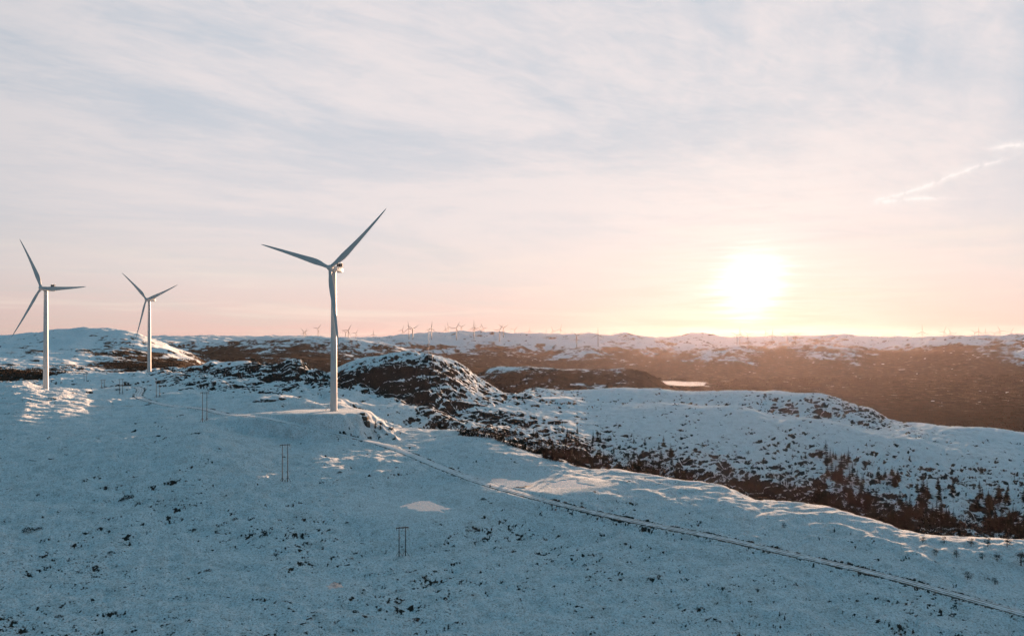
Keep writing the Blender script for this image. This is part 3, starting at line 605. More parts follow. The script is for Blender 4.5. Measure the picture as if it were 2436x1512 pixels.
# ------------------------------------------------------------------ wind turbines
MAT_WHITE = simple('turbine_paint', (0.50, 0.50, 0.50), 0.42, 0.05, 0.2)
MAT_BLADE = simple('blade_paint', (0.46, 0.465, 0.465), 0.40, 0.05, 0.15)
MAT_DARK = simple('dark_louvre', (0.035, 0.036, 0.038), 0.5, 0.2, 2.0)
MAT_SEAM = simple('flange_grey', (0.40, 0.40, 0.40), 0.5, 0.1, 1.0)
MAT_STEEL = simple('galvanised_steel', (0.34, 0.35, 0.36), 0.45, 0.2, 2.0, 0.6)
MAT_CONC = simple('concrete', (0.30, 0.29, 0.28), 0.85, 0.2, 1.5)
def blade_mesh(R, simple_=False):
    """a blade along +Z of its own space; X is the chord, Y is downwind"""
    st = [0.0, 0.03, 0.07, 0.13, 0.20, 0.27, 0.36, 0.47, 0.58, 0.69, 0.79, 0.88, 0.94, 0.98, 1.0]
    ch = [2.1, 2.1, 2.3, 3.2, 3.75, 3.6, 3.1, 2.6, 2.15, 1.75, 1.4, 1.05, 0.75, 0.40, 0.08]
    th = [1.0, 1.0, 0.88, 0.55, 0.36, 0.30, 0.26, 0.23, 0.21, 0.19, 0.18, 0.17, 0.16, 0.16, 0.16]
    if simple_: st, ch, th = st[::2], [c * 1.25 for c in ch[::2]], th[::2]
    n = 6 if simple_ else 14; vs = []
    for s_, c, t in zip(st, ch, th):
        z = s_ * R; tw = math.radians(16 * (1 - s_) ** 2 + 2); circ = max(0.0, 1 - s_ / 0.12)
        bend = -2.6 * s_ ** 2.2                                # pre-bend, upwind
        sweep = 0.25 * math.sin(s_ * 3.0)
        for k in range(n):
            a = 2 * math.pi * k / n; x = math.cos(a) * 0.5; y = math.sin(a) * 0.5 * t * (1 if circ > 0.5 else (0.75 + 0.45 * math.cos(a)))
            x += (0.5 - 0.32) * (1 - circ)
            X, Y = x * c, y * c
            vs.append((X * math.cos(tw) - Y * math.sin(tw) + sweep, X * math.sin(tw) + Y * math.cos(tw) + bend, z))
    fs = [(i * n + k, i * n + (k + 1) % n, (i + 1) * n + (k + 1) % n, (i + 1) * n + k) for i in range(len(st) - 1) for k in range(n)]
    mb = MB(); mb.add(vs, fs, True); mb.add(vs[-n:], [tuple(range(n))]); return mb
def hull(mb, L0, L1, w, h, zc, n=20, power=4.0, ends=(0.7, 0.55), y=None):
    """rounded nacelle shell along Y"""
    ys = [L0, L0 + 0.25, L0 + 0.9, L0 + 0.35 * (L1 - L0), L0 + 0.7 * (L1 - L0), L1 - 1.2, L1 - 0.35, L1]
    sc_ = [ends[0], ends[0] + 0.16, 1, 1, 0.98, 0.95, 0.82, ends[1]]
    vs = []
    for yy, q in zip(ys, sc_):
        for k in range(n):
            a = 2 * math.pi * k / n; c_, s_ = math.cos(a), math.sin(a)
            vs.append((math.copysign(abs(c_) ** (2 / power), c_) * w / 2 * q, yy, zc + math.copysign(abs(s_) ** (2 / power), s_) * h / 2 * q))
    m_ = len(ys); mb.add(vs, [(i * n + k, i * n + (k + 1) % n, (i + 1) * n + (k + 1) % n, (i + 1) * n + k) for i in range(m_ - 1) for k in range(n)], True)
    mb.add(vs[:n], [tuple(range(n))]); mb.add(vs[-n:], [tuple(range(n))])
HUBH, OVER, TILT = 87.0, 4.4, math.radians(5)
def turbine(base, psi, phase, R, label, group=None):
    """psi: heading of the rotor, degrees from straight at the camera towards its left"""
    # local frame: rotor faces -Y; rotating by -psi turns the face towards -X
    t = tag(empty('wind_turbine', base, -math.radians(psi)), label, 'wind turbine', group)
    mb = MB(); top = HUBH - 1.9
    zs = [-2.5, 0, 0.001] + [top * q / 14 for q in range(1, 15)]
    mb.tube([(0, 0, z) for z in zs], [2.1 - 0.62 * max(0, z / top) ** 1.1 for z in zs], 40, True)
    tw = mb.build('tower', MAT_WHITE, t)
    for q in (0.235, 0.5, 0.76):
        z = top * q; r = 2.1 - 0.62 * q ** 1.1; mb = MB()
        mb.tube([(0, 0, z - 0.09), (0, 0, z + 0.09)], r + 0.035, 40, True); mb.build('flange', MAT_SEAM, tw)
    mb = MB(); mb.tube([(0, 0, -1.5), (0, 0, 0.22)], [2.75, 2.6], 32, True); mb.build('foundation', MAT_CONC, t)
    # door and stair on the side away from the sun
    M = Matrix.Rotation(math.radians(psi + 200), 4, 'Z')
    mb = MB(); mb.box((2.02, 0, 3.9), (0.24, 0.95, 2.2), M); dr = mb.build('door', MAT_SEAM, tw)
    mb = MB(); mb.box((2.5, 0, 2.72), (0.9, 1.3, 0.08), M)
    for k in range(9): mb.box((3.1 + 0.25 * k, 0, 2.5 - 0.27 * k), (0.28, 1.0, 0.05), M)
    for sgn in (-0.52, 0.52):
        mb.tube([M @ Vector((2.9, sgn, 2.7)), M @ Vector((5.25, sgn, 0.1))], 0.07, 6)
        mb.tube([M @ Vector((2.1, sgn, 3.75)), M @ Vector((2.95, sgn, 3.75)), M @ Vector((5.3, sgn, 1.2))], 0.045, 6)
        for q in (0, 0.5, 1.0): mb.tube([M @ Vector((2.95 + 2.3 * q, sgn, 2.7 - 2.55 * q)), M @ Vector((2.95 + 2.3 * q, sgn, 3.75 - 2.55 * q))], 0.04, 6)
    mb.build('stair', MAT_STEEL, t)
    # nacelle
    mb = MB(); hull(mb, -2.5, 8.6, 3.6, 3.7, HUBH + 0.05); na = mb.build('nacelle', MAT_WHITE, t)
    mb = MB(); mb.tube([(0, 0, top - 0.3), (0, 0, top + 0.5)], 1.62, 28); mb.build('yaw_ring', MAT_SEAM, na)
    mb = MB()                                                 # cooler: a frame with dark louvres standing on the rear roof
    zt = HUBH + 1.86
    mb.box((0, 7.0, zt + 2.25), (4.0, 1.2, 0.14)); mb.box((0, 7.0, zt + 0.12), (3.9, 1.2, 0.2))
    for x in (-1.95, 1.95): mb.box((x, 7.0, zt + 1.15), (0.10, 1.25, 2.3))
    for x in (-0.68, 0.68): mb.box((x, 6.5, zt + 1.15), (0.13, 0.14, 2.06))
    cl = mb.build('cooler', MAT_WHITE, na)
    mb = MB(); mb.box((0, 7.1, zt + 1.2), (3.74, 0.7, 1.92)); mb.build('radiator', MAT_DARK, cl)
    for x in (-1.8, 1.8): mb = MB(); mb.box((x, 2.6, HUBH + 0.75), (0.06, 0.35, 1.3)); mb.build('vent', MAT_DARK, na)
    for x in (-1.2, 1.2): mb = MB(); mb.tube([(x, 7.4, zt + 2.3), (x, 7.4, zt + 3.4)], 0.05, 6); mb.build('wind_sensor', MAT_STEEL, na)
    # rotor, tilted back a little
    Rt = Matrix.Translation((0, 0, HUBH)) @ Matrix.Rotation(-TILT, 4, 'X') @ Matrix.Translation((0, -OVER, 0))
    mb = MB(); zs = [1.75, 1.5, 0.9, 0.0, -0.9, -1.5, -1.95, -2.15, -2.2]; rr = [1.35, 1.62, 1.75, 1.78, 1.62, 1.25, 0.75, 0.3, 0.02]
    mb.tube([(0, z, 0) for z in zs], rr, 24)
    hb = mb.build('hub', MAT_WHITE, t); hb.matrix_local = Rt
    for k in range(3):
        a = math.radians(phase + 120 * k)
        # the angle is counted from +X (as seen from the front of the picture) anticlockwise
        mb = blade_mesh(R - 1.0)
        b = mb.build('blade', MAT_BLADE, t)
        b.matrix_local = Rt @ Matrix.Rotation(-(a - math.pi / 2), 4, 'Y') @ Matrix.Translation((0, 0, 1.0))
    return t
def zup(v): return Vector((v.x, v.y, v.z + ZC))
turbine(zup(TB['near']), 17, 42, 51, 'tallest white turbine standing on the snowy pad beside the road', 'near wind turbines')
turbine(zup(TB['left']), 14, 0, 49.5, 'white turbine on the snow mound at the far left, one blade level', 'near wind turbines')
turbine(zup(TB['far']), 17, 19, 50, 'smallest of the three white turbines, on the plateau before the left hill', 'near wind turbines')

# --- the distant turbines
MAT_FAR = simple('backlit_turbine_paint', (0.10, 0.097, 0.095), 0.5, 0.05, 0.2)  # light grey paint darkened: the backlit shade is put into the colour
FARS = [(723.4,789,18,'left turbine of the close pair left of the nearest tower, the taller one'),(726.5,791.7,70,'lower turbine of the close pair left of the nearest tower'),(756.7,781.4,50,'lone distant turbine just left of the nearest tower'),
 (823,790.2,32,'short distant turbine just right of the nearest tower'),(828.8,785.5,60,'taller of two distant turbines just right of the nearest tower'),(846.6,792.3,55,'distant turbine with one blade up, left of the solitary one'),(888.3,794.4,90,'solitary distant turbine in the dip of the ridge before it climbs'),
 (957.5,785.1,70,'large distant turbine on the left shoulder of the dome skyline'),(972.9,780.6,100,'distant turbine between the shoulder one and its close neighbour'),(982.2,782,30,'distant turbine with a wide V of blades left of the mast'),
 (1026.7,780.6,85,'distant turbine rising right behind the mast on the dome'),(1043.2,793.7,50,'low distant turbine standing on the near slope right of the mast'),(1059.6,784.7,95,'distant turbine on the ridge slope, second right of the mast'),(1067,777.3,110,'high distant turbine close behind the one on the slope'),
 (1085.9,780.6,62,'distant turbine with a level blade pointing left, mid ridge'),(1097.6,777.3,28,'distant turbine with blades in a V, on the mid ridge'),(1127.5,778.5,90,'distant turbine on the highest part of the ridge with a blade upright'),(1128.5,784,75,'smaller turbine hidden behind the one on the ridge top'),
 (1141.3,780.6,60,'distant turbine just right of the ridge top pair'),(1149.5,780,118,'distant turbine with a blade leaning left, right of the ridge top'),(1152.6,791.3,100,'low distant turbine part way down the slope below the ridge top'),(1162.9,795.4,92,'lowest turbine, its tower standing well down the snow slope'),
 (1188.5,785.2,57,'shorter of two distant turbines right of the low slope ones'),(1197.8,779.5,30,'taller of two distant turbines right of the low slope ones'),(1224.5,784.2,48,'single distant turbine where the ridge starts to fall'),
 (1255.9,790.8,50,'distant turbine with a level blade, left of its overlapping partner'),(1260.8,787.9,95,'distant turbine with an upright blade overlapping its partner'),(1299.4,794.5,90,'small distant turbine like a star left of the small summit'),(1315.4,786.9,112,'distant turbine on the left slope of the small summit'),(1333.3,782.8,75,'distant turbine on top of the small summit'),(1343.4,797.1,90,'tiny turbine peeping over the small summit'),
 (1372.3,797.6,25,'tiny turbine in the gap right of the small summit'),(1404.8,795.1,20,'tiny turbine left of the upright three armed one'),(1422.6,795.5,90,'tiny turbine with one blade straight up on the low ridge'),(1460,802.7,80,'tiny low turbine with its foot on the slope'),(1470.5,795.5,28,'tiny turbine above the low one on the slope'),(1506,796,60,'tiny turbine tip behind the rounded hill'),
 (1753.2,797.7,30,'leftmost turbine under the sun'),(1759.9,794.5,90,'turbine touching the leftmost one under the sun'),(1779.4,795.5,20,'small turbine directly below the sun'),(1822,791.4,110,'taller turbine right below the sun glow'),(1837,796,85,'thin turbine right of the tall one below the sun'),(1872.5,797.7,35,'left turbine of the pair right of the sun'),(1893,797,28,'right turbine of the pair right of the sun'),
 (2193.4,788.2,90,'solitary turbine on the right hill left of the others'),(2245.5,788.2,70,'first turbine of the cluster of four on the right hill'),(2260.6,790.7,115,'turbine with a blade leaning left in the cluster on the right hill'),(2267.9,797,50,'low turbine in front of the cluster on the right hill'),
 (2311,800.8,80,'tiny turbine just over the right skyline'),(2318.4,790.7,25,'turbine with V blades left of the thin one at right'),(2327.8,788.8,90,'thin edge on turbine at right'),(2344.2,789.8,90,'cross shaped turbine at right'),(2365.7,793,40,'turbine just left of the largest right hand one'),(2379,786.6,115,'largest turbine of the row at the right edge'),(2404.8,789.8,62,'turbine right of the largest one at the right edge'),(2425.3,795.5,40,'last turbine of the row at the right frame edge')]
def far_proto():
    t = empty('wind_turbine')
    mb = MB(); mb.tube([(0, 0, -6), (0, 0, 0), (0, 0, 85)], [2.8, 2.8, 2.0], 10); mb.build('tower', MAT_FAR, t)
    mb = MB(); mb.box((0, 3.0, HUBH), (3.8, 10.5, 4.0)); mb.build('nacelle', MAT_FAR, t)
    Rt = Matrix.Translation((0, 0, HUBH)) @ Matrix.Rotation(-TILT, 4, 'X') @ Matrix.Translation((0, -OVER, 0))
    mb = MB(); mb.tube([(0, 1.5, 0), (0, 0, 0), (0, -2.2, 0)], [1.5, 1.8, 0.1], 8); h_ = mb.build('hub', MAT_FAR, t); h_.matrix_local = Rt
    bm_ = blade_mesh(54, True); bl = []
    for k in range(3): 
        if k == 0: b = bm_.build('blade', MAT_FAR, t)
        else: b = bl[0].copy(); C.objects.link(b); b.parent = t
        bl.append(b)
    return t, Rt
PROTO, RT = far_proto()
def set_rotor(t, phase):
    k = 0
    for ch in t.children:
        if ch.name.startswith('blade'):
            ch.matrix_local = RT @ Matrix.Rotation(-(math.radians(phase + 120 * k) - math.pi / 2), 4, 'Y') @ Matrix.Translation((0, 0, 1.0)); k += 1
def copy_tree(o, parent=None):
    c = o.copy(); C.objects.link(c)
    if parent: c.parent = parent
    for ch in list(o.children): copy_tree(ch, c)
    return c
for i, (px, hy, ph, lab) in enumerate(FARS):
    best = None
    for d in np.arange(4200, 8400, 40):
        x = (px - CX) / F * d; zh = -(hy - HZ) * d / F; s_ = (zh - gz(x, d)) / HUBH
        e = abs(s_ - 1) + (0.02 if d < 5000 else 0)
        if best is None or e < best[0]: best = (e, d, x, s_)
    e, d, x, s_ = best; s_ = min(max(s_, 0.55), 1.5)
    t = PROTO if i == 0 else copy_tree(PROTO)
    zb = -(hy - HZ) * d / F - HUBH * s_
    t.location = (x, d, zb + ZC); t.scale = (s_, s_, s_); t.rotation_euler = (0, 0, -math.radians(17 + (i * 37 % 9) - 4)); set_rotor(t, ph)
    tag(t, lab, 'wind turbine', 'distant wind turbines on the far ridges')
print('turbines', round(time.time() - T0, 1))

# ------------------------------------------------------------------ power line poles
MAT_POLE = simple('tarred_timber', (0.050, 0.040, 0.033), 0.8, 0.3, 1.2)
MAT_INS = simple('glass_insulator', (0.25, 0.22, 0.20), 0.3, 0.2, 2.0)
def hpole(base, h, ang, label, stays=True):
    t = tag(empty('power_pole', zup(base), ang), label, 'power pole', 'wooden H poles of the power line')
    for x in (-1.15, 1.15):
        mb = MB(); g0 = 0.0
        mb.tube([(x, 0, -1.2), (x, 0, h)], [0.20, 0.13], 10); pl = mb.build('pole', MAT_POLE, t)
        if stays:
            mb = MB()
            for q in (-1, 1): mb.tube([(x, 0, 2.1), (x + q * 1.5, -q * 0.4, -0.4)], 0.075, 6)
            mb.build('stay', MAT_POLE, pl)
    mb = MB(); mb.box((0, 0.18, h - 0.35), (4.5, 0.16, 0.26)); mb.box((0, -0.18, h - 0.35), (4.5, 0.16, 0.26)); ca_ = mb.build('crossarm', MAT_POLE, t)
    for x in (-2.05, 0.0, 2.05):
        mb = MB()
        mb.tube([(x, 0, h - 0.45)] + [(x, 0, h - 0.5 - 0.11 * k) for k in range(9)], [0.05] + [0.12 if k % 2 else 0.06 for k in range(9)], 8)
        mb.build('insulator', MAT_INS, ca_)
    return t
POLES = [(957,1322,1252,'H shaped power pole lowest on the snow, nearest the frozen puddle'),(678,1145,1052,'tall H shaped power pole below the big turbine pad'),(487,1002,932,'H shaped power pole beside the bend of the road'),
         (376,945,904,'H shaped power pole right of the small looping track'),(288,937,901,'H shaped power pole left of the small looping track'),(245,923,905,'faint power pole behind the mound of the left turbine'),(203,906,889,'farthest faint power pole near the dark knoll')]
for px, by, ty, lab in POLES:
    b = hit(px, by)
    if b is None: continue
    h = (by - ty) * b.y / F
    hpole(b, min(max(h, 8), 17), math.atan2(b.x, b.y) * -1 + math.radians(6), lab, ty > 900)

# ------------------------------------------------------------------ mast on the dome
b = hit(1020, 851, 700)
t = tag(empty('radio_mast', zup(b)), 'thin lattice mast on top of the rocky dome', 'mast')
mb = MB(); h = 33.0; w = 0.55
legs = [(w * math.cos(a), w * math.sin(a)) for a in (0.5, 2.6, 4.7)]
for x, y in legs: mb.tube([(x, y, -1), (x, y, h)], 0.07, 6)
mb.build('mast_leg', MAT_STEEL, t)
mb = MB()
for k in range(int(h / 1.2)):
    for q in range(3):
        x0, y0 = legs[q]; x1, y1 = legs[(q + 1) % 3]
        mb.tube([(x0, y0, k * 1.2), (x1, y1, k * 1.2 + 1.2)], 0.035, 4)
mb.build('bracing', MAT_STEEL, t)
mb = MB(); mb.tube([(0, 0, h), (0, 0, h + 3)], 0.05, 6); mb.build('antenna', MAT_STEEL, t)
b2 = hit(1022.5, 851, 700)
mb = MB(); mb.box((0, 0, 1.0), (3.0, 2.4, 2.6)); hu = mb.build('wall', MAT_CONC)
t = tag(empty('equipment_hut', zup(b2) + Vector((1.8, -1.5, 0))), 'small dark hut at the foot of the dome mast', 'hut'); hu.parent = t
mb = MB(); mb.add([(-1.7, -1.4, 2.3), (1.7, -1.4, 2.3), (1.7, 1.4, 2.3), (-1.7, 1.4, 2.3), (-1.7, 0, 3.1), (1.7, 0, 3.1)], [(0, 1, 5, 4), (2, 3, 4, 5), (0, 4, 3), (1, 2, 5), (0, 3, 2, 1)]); mb.build('roof', MAT_DARK, t)

# ------------------------------------------------------------------ conifers
def foliage_material(name, c0, c1):
    m, g, b = principled(name); P = g.n('ShaderNodeTexCoord').outputs['Object']
    inf = g.n('ShaderNodeObjectInfo').outputs['Random']
    f = g.m('ADD', g.m('MULTIPLY', g.noise(P, 1.6, 3, 0.6), 0.8), g.m('MULTIPLY', inf, 0.25))
    g.link(g.mix(g.ss(f, 0.3, 0.75), c0, c1), b.inputs['Base Color']); b.inputs['Roughness'].default_value = 0.95; b.inputs['Specular IOR Level'].default_value = 0.0
    return m
MAT_SPRUCE = foliage_material('spruce_needles', (0.010, 0.015, 0.012), (0.022, 0.027, 0.019))
MAT_BARK = simple('bark', (0.060, 0.045, 0.033), 0.9, 0.3, 2.0)
MAT_BUSH = foliage_material('heather_twigs', (0.012, 0.014, 0.011), (0.030, 0.029, 0.022))
def spruce_mesh(seed, slim, gap):
    r = random.Random(seed); vs, fs = [], []
    H_ = 1.0; nw = 15
    for w in range(nw):
        t = w / (nw - 1); z = 0.07 + 0.90 * t; L = slim * ((1 - t) ** 0.85) * (0.75 + 0.5 * r.random()) + 0.012
        if r.random() < gap: continue
        nb = 9 if t < 0.6 else 6; off = r.random() * 6.28
        for k in range(nb):
            if r.random() < 0.12: continue
            a = off + 2 * math.pi * k / nb + r.uniform(-0.25, 0.25); l = L * r.uniform(0.6, 1.15); dr = r.uniform(0.16, 0.42) * l
            for tw in (0.0, 0.42, -0.42):
                ll = l * (1.0 if tw == 0 else 0.68); aa = a + tw; ca_, sa_ = math.cos(aa), math.sin(aa); wd = 0.20 * ll + 0.006
                b = len(vs)
                z0 = z + r.uniform(-0.01, 0.01)
                vs += [(0.02 * ca_, 0.02 * sa_, z0), (0.55 * ll * ca_ - wd * sa_, 0.55 * ll * sa_ + wd * ca_, z0 - dr * 0.65), (ll * ca_, ll * sa_, z0 - dr * 0.8), (0.55 * ll * ca_ + wd * sa_, 0.55 * ll * sa_ - wd * ca_, z0 - dr * 0.65), (0.55 * ll * ca_, 0.55 * ll * sa_, z0 - dr * 0.25)]
                fs += [(b, b + 1, b + 4), (b + 1, b + 2, b + 4), (b + 2, b + 3, b + 4), (b + 3, b, b + 4)]
    b = len(vs); vs += [(0.012, 0, 0.93), (-0.006, 0.010, 0.93), (-0.006, -0.010, 0.93), (0, 0, 1.02)]; fs += [(b, b + 1, b + 3), (b + 1, b + 2, b + 3), (b + 2, b, b + 3)]
    me = bpy.data.meshes.new('crown'); me.from_pydata(vs, [], fs); me.materials.append(MAT_SPRUCE); return me
def pine_mesh(seed):
    """a small windswept pine: open crown of needle tufts"""
    r = random.Random(seed); vs, fs = [], []
    lobes = [(r.uniform(-0.22, 0.22), r.uniform(-0.22, 0.22), r.uniform(0.22, 0.90), r.uniform(0.14, 0.26)) for _ in range(12)]
    for lx, ly, lz, lr in lobes:
        for _ in range(46):
            u = Vector((r.gauss(0, 1), r.gauss(0, 1), r.gauss(0, 0.55))).normalized() * lr * r.uniform(0.5, 1.1)
            p = Vector((lx, ly, lz)) + u; a = Vector((r.gauss(0, 1), r.gauss(0, 1), r.gauss(0, 1))).normalized() * 0.065; b_ = Vector((r.gauss(0, 1), r.gauss(0, 1), r.gauss(0, 1))).normalized() * 0.045
            b = len(vs); vs += [p, p + a, p + b_]; fs.append((b, b + 1, b + 2))
    me = bpy.data.meshes.new('crown'); me.from_pydata([tuple(v_) for v_ in vs], [], fs); me.materials.append(MAT_SPRUCE); return me
def trunk_mesh(h, r0):
    mb = MB(); mb.tube([(0, 0, -0.08), (0, 0, h * 0.5), (0, 0, h)], [r0, r0 * 0.7, r0 * 0.15], 6, True)
    o = mb.build('trunk', MAT_BARK); me = o.data; bpy.data.objects.remove(o); return me
SPR = [spruce_mesh(i, 0.20 + 0.05 * (i % 4), 0.03 + 0.04 * (i % 3)) for i in range(8)]; PIN = [pine_mesh(50 + i) for i in range(5)]
TRK = trunk_mesh(0.95, 0.022); TRK2 = trunk_mesh(0.85, 0.035)
def tree(p, h, label, group, kind='spruce', name='spruce_tree'):
    t = tag(empty(name, zup(p) - Vector((0, 0, 0.15)), random.uniform(0, 6.28)), label, 'tree', group); t.scale = (h * random.uniform(0.9, 1.15), h * random.uniform(0.9, 1.15), h)
    for nm, me in (('crown', random.choice(SPR if kind == 'spruce' else PIN)), ('trunk', TRK if kind == 'spruce' else TRK2)):
        o = bpy.data.objects.new(nm, me); C.objects.link(o); o.parent = t
    return t
def scatter(n, poly_fn, dmin, dmax, hfun, label, group, kind='spruce', name='spruce_tree', clump=0.0):
    k = tries = 0
    while k < n and tries < n * 30:
        tries += 1
        q = poly_fn()
        if q is None: continue
        p = hit(q[0], q[1], dmin, dmax)
        if p is None: continue
        if clump and perlin(np.array([p.x / 22]), np.array([p.y / 22]), 77)[0] < clump * random.uniform(-0.6, 1.0): continue
        tree(p, hfun(), label, group, kind, name); k += 1
    return k
def lerp_tab(tab, x): return float(np.interp(x, [t[0] for t in tab], [t[1] for t in tab]))
CREST = [(1167,1038),(1280,1085),(1396,1123),(1459,1121),(1636,1151),(1714,1162),(1792,1193),(1949,1211),(2053,1243),(2183,1282),(2287,1292),(2436,1300),(2520,1308)]
# the bands: thick wood on the ravine floor, right and middle
def band(x0, x1, up0, up1, bias=1.0):
    def f():
        x = random.uniform(x0, x1); u = random.random() ** bias; return x, lerp_tab(CREST, x) - (up0 + (up1 - up0) * u)
    return f
A = 380
cnt = 0
cnt += scatter(215, band(1940, 2500, -2, 140, 1.6), A, 760, lambda: random.uniform(6.5, 13.5), 'tall dark spruce in the thick wood on the ravine floor at right', 'spruces in the thick wood on the ravine floor', clump=0.1)
cnt += scatter(80, band(1260, 1640, -2, 85, 1.3), A, 760, lambda: random.uniform(5.0, 10.5), 'dark spruce in the grove where the ravine narrows, below the snowy hill', 'spruces in the grove where the ravine narrows', clump=0.25)
cnt += scatter(36, band(1640, 1960, -2, 45, 1.5), A, 760, lambda: random.uniform(3.0, 6.5), 'small dark spruce along the ravine edge between the two woods', 'small spruces between the two woods', clump=0.0)
cnt += scatter(44, band(1350, 2480, 50, 190, 1.3), 430, 900, lambda: random.uniform(2.0, 4.5), 'small scattered tree dotted over the snowy hill beyond the ravine', 'small trees on the snowy hill', 'pine', 'pine_tree', clump=0.3)
for px, py, h, kind, lab in ((1411,1052,11,'spruce','spruce standing apart at the upper left edge of the grove'),(1350,1040,9,'spruce','spruce at the very top left of the grove, on snow'),(1134,1004,6,'spruce','lone little spruce on the snow slope left of the ravine grove'),
     (893,1018,6.5,'spruce','spruce tucked below the rocky end of the turbine pad'),(905,1020,4.5,'spruce','shorter spruce beside the one below the turbine pad'),(935,1022,3.5,'spruce','smallest spruce below the turbine pad'),
     (1045,1018,7,'spruce','left spruce of the clump on the small snow mound'),(1060,1020,8,'spruce','middle spruce of the clump on the small snow mound'),(1073,1021,6.5,'spruce','right spruce of the clump on the small snow mound'),(1085,1024,5,'pine','low pine beside the clump on the small snow mound'),
     (2203,1215,12,'spruce','big spruce rising alone above the thick wood at right'),(2190,1222,10,'spruce','spruce leaning against the big one above the wood'),(2386,1250,10,'spruce','tall spruce on the snow at the right end of the wood'),(2425,1268,9,'spruce','spruce at the right frame edge'),
     (1916,1090,5,'spruce','lone small spruce in the middle of the snowy hill'),(2337,1178,5,'spruce','lone spruce on the open snow above the right wood'),
     (2429,1345,6.5,'pine','dark bushy pine cut by the right frame edge'),(2396,1300,4,'pine','round pine on the crest near the right edge'),(2350,1300,4.2,'pine','widest pine among those on the crest at right'),(2275,1325,3.4,'pine','pine with a flat top just below the crest'),
     (2227,1322,3.2,'pine','pine left of the flat topped one below the crest'),(2310,1298,3.6,'pine','pine on the crest between two wider ones'),(2337,1330,3.0,'pine','small pine under the widest one on the crest'),(2372,1335,3.6,'pine','thin pine low on the slope below the crest'),
     (2302,1378,3.2,'pine','slim dark bush standing alone between crest and road at right'),(2367,1390,3.0,'pine','dark round bush between crest and road at right'),(2246,1292,3.0,'pine','little pine at the left end of the crest pines'),(2195,1290,2.8,'pine','leftmost pine on the right crest'),
     (1865,1255,2.4,'pine','dark little bush alone on the snow below the ravine edge'),(1985,1265,2.6,'spruce','tiny spruce on the lit snow rib'),(2024,1272,1.8,'spruce','tiniest spruce right of the one on the lit rib'),
     (1500,1302,1.8,'spruce','tiny conifer below the road in mid picture'),(1384,1200,1.6,'pine','tiny bush close above the road'),(1166,1158,2.0,'spruce','tiny conifer beside the frozen pond by the road')):
    p = hit(px, py, 100, 900)
    if p is not None: tree(p, h, lab, None, kind, 'spruce_tree' if kind == 'spruce' else 'pine_tree')
print('trees', cnt, round(time.time() - T0, 1))
# low birch scrub and brush that fills the ravine floor: one mass
def ravine_scrub(n):
    V, Fc = [], []; k = tries = 0
    while k < n and tries < 200000:
        tries += 1
        x = random.uniform(1090, 2620); u = random.random() ** 1.7
        lim = lerp_tab([(1090, 14), (1280, 42), (1500, 40), (1700, 34), (1950, 52), (2100, 62), (2436, 74), (2620, 74)], x)
        p = hit(x, lerp_tab([(1000, 1026)] + CREST, x) - lim * u + 3, 390, 760)
        if p is None: continue
        h = random.uniform(0.7, 2.4); z = p.z + ZC
        for q in range(7):
            a = random.uniform(0, 6.28); r = random.uniform(0, 0.9) * h; c = Vector((p.x + r * math.cos(a), p.y + r * math.sin(a), z + random.uniform(0.0, 0.55) * h))
            d1 = Vector((random.gauss(0, .35), random.gauss(0, .35), random.uniform(0.3, 0.75))) * h; d2 = Vector((random.gauss(0, 1), random.gauss(0, 1), random.gauss(0, .3))).normalized() * 0.18 * h
            b = len(V); V += [c - d2, c + d2, c + d1]; Fc.append((b, b + 1, b + 2))
        k += 1
    tag(np_mesh('undergrowth', np.array([tuple(v_) for v_ in V]), np.array(Fc), MAT_BUSH, False), kind='stuff')
ravine_scrub(3800)
# ------------------------------------------------------------------ bushes on the snow
def bush_mesh(seed):
    r = random.Random(seed); vs, fs = [], []
    for _ in range(150):
        a = r.uniform(0, 6.28); rr = r.random() ** 0.6; z = max(0.0, (1 - rr * rr) * r.uniform(0.1, 0.62))
        p = Vector((rr * math.cos(a), rr * math.sin(a) * 0.8, z)); d1 = Vector((r.gauss(0, .5), r.gauss(0, .5), r.uniform(0.2, 1))).normalized() * r.uniform(0.12, 0.3); d2 = Vector((r.gauss(0, 1), r.gauss(0, 1), r.gauss(0, .4))).normalized() * 0.07
        b = len(vs); vs += [p - d2, p + d2, p + d1]; fs.append((b, b + 1, b + 2))
    me = bpy.data.meshes.new('heather_bush'); me.from_pydata([tuple(v_) for v_ in vs], [], fs); me.materials.append(MAT_BUSH); return me
BUS = [bush_mesh(i) for i in range(6)]
def bush(p, r, label, group=None):
    o = bpy.data.objects.new('heather_bush', random.choice(BUS)); C.objects.link(o); o.location = zup(p) - Vector((0, 0, 0.08)); o.rotation_euler = (0, 0, random.uniform(0, 6.28)); o.scale = (r, r * random.uniform(0.6, 1), r * random.uniform(0.7, 1.1))
    tag(o, label, 'bush', group); return o
for px, py, r, lab in ((304,1186,3.2,'largest dark bush on the open snow at left'),(290,1190,1.8,'bush touching the left side of the largest one'),(68,1262,3.0,'wide dark thicket low at the left edge'),(92,1258,1.6,'bush at the right end of the left edge thicket'),
     (808,1124,1.5,'dark bush on the snow right of the tall power pole'),(716,1055,1.2,'flat dark bush below the big turbine road'),(560,1235,1.4,'bush between the large bush and the nearest pole'),(1150,1188,1.5,'bush at the right end of the frozen puddle'),
     (1078,1299,0.9,'little bush above the nearest pole crossarm'),(495,1357,1.3,'bush low in the left foreground'),(1390,1345,1.2,'dark bush in the open snow right of the nearest pole'),(262,1314,1.2,'little dark bush at lower left'),
     (140,1466,1.4,'bush near the bottom left corner'),(1180,1285,1.0,'little bush right of the puddle in front of the nearest pole'),(675,1087,1.3,'bush at the top of the tall power pole'),(845,1455,1.2,'bush near the bottom among dark ledges')):
    p = hit(px, py)
    if p is not None: bush(p, r, lab)
k = 0
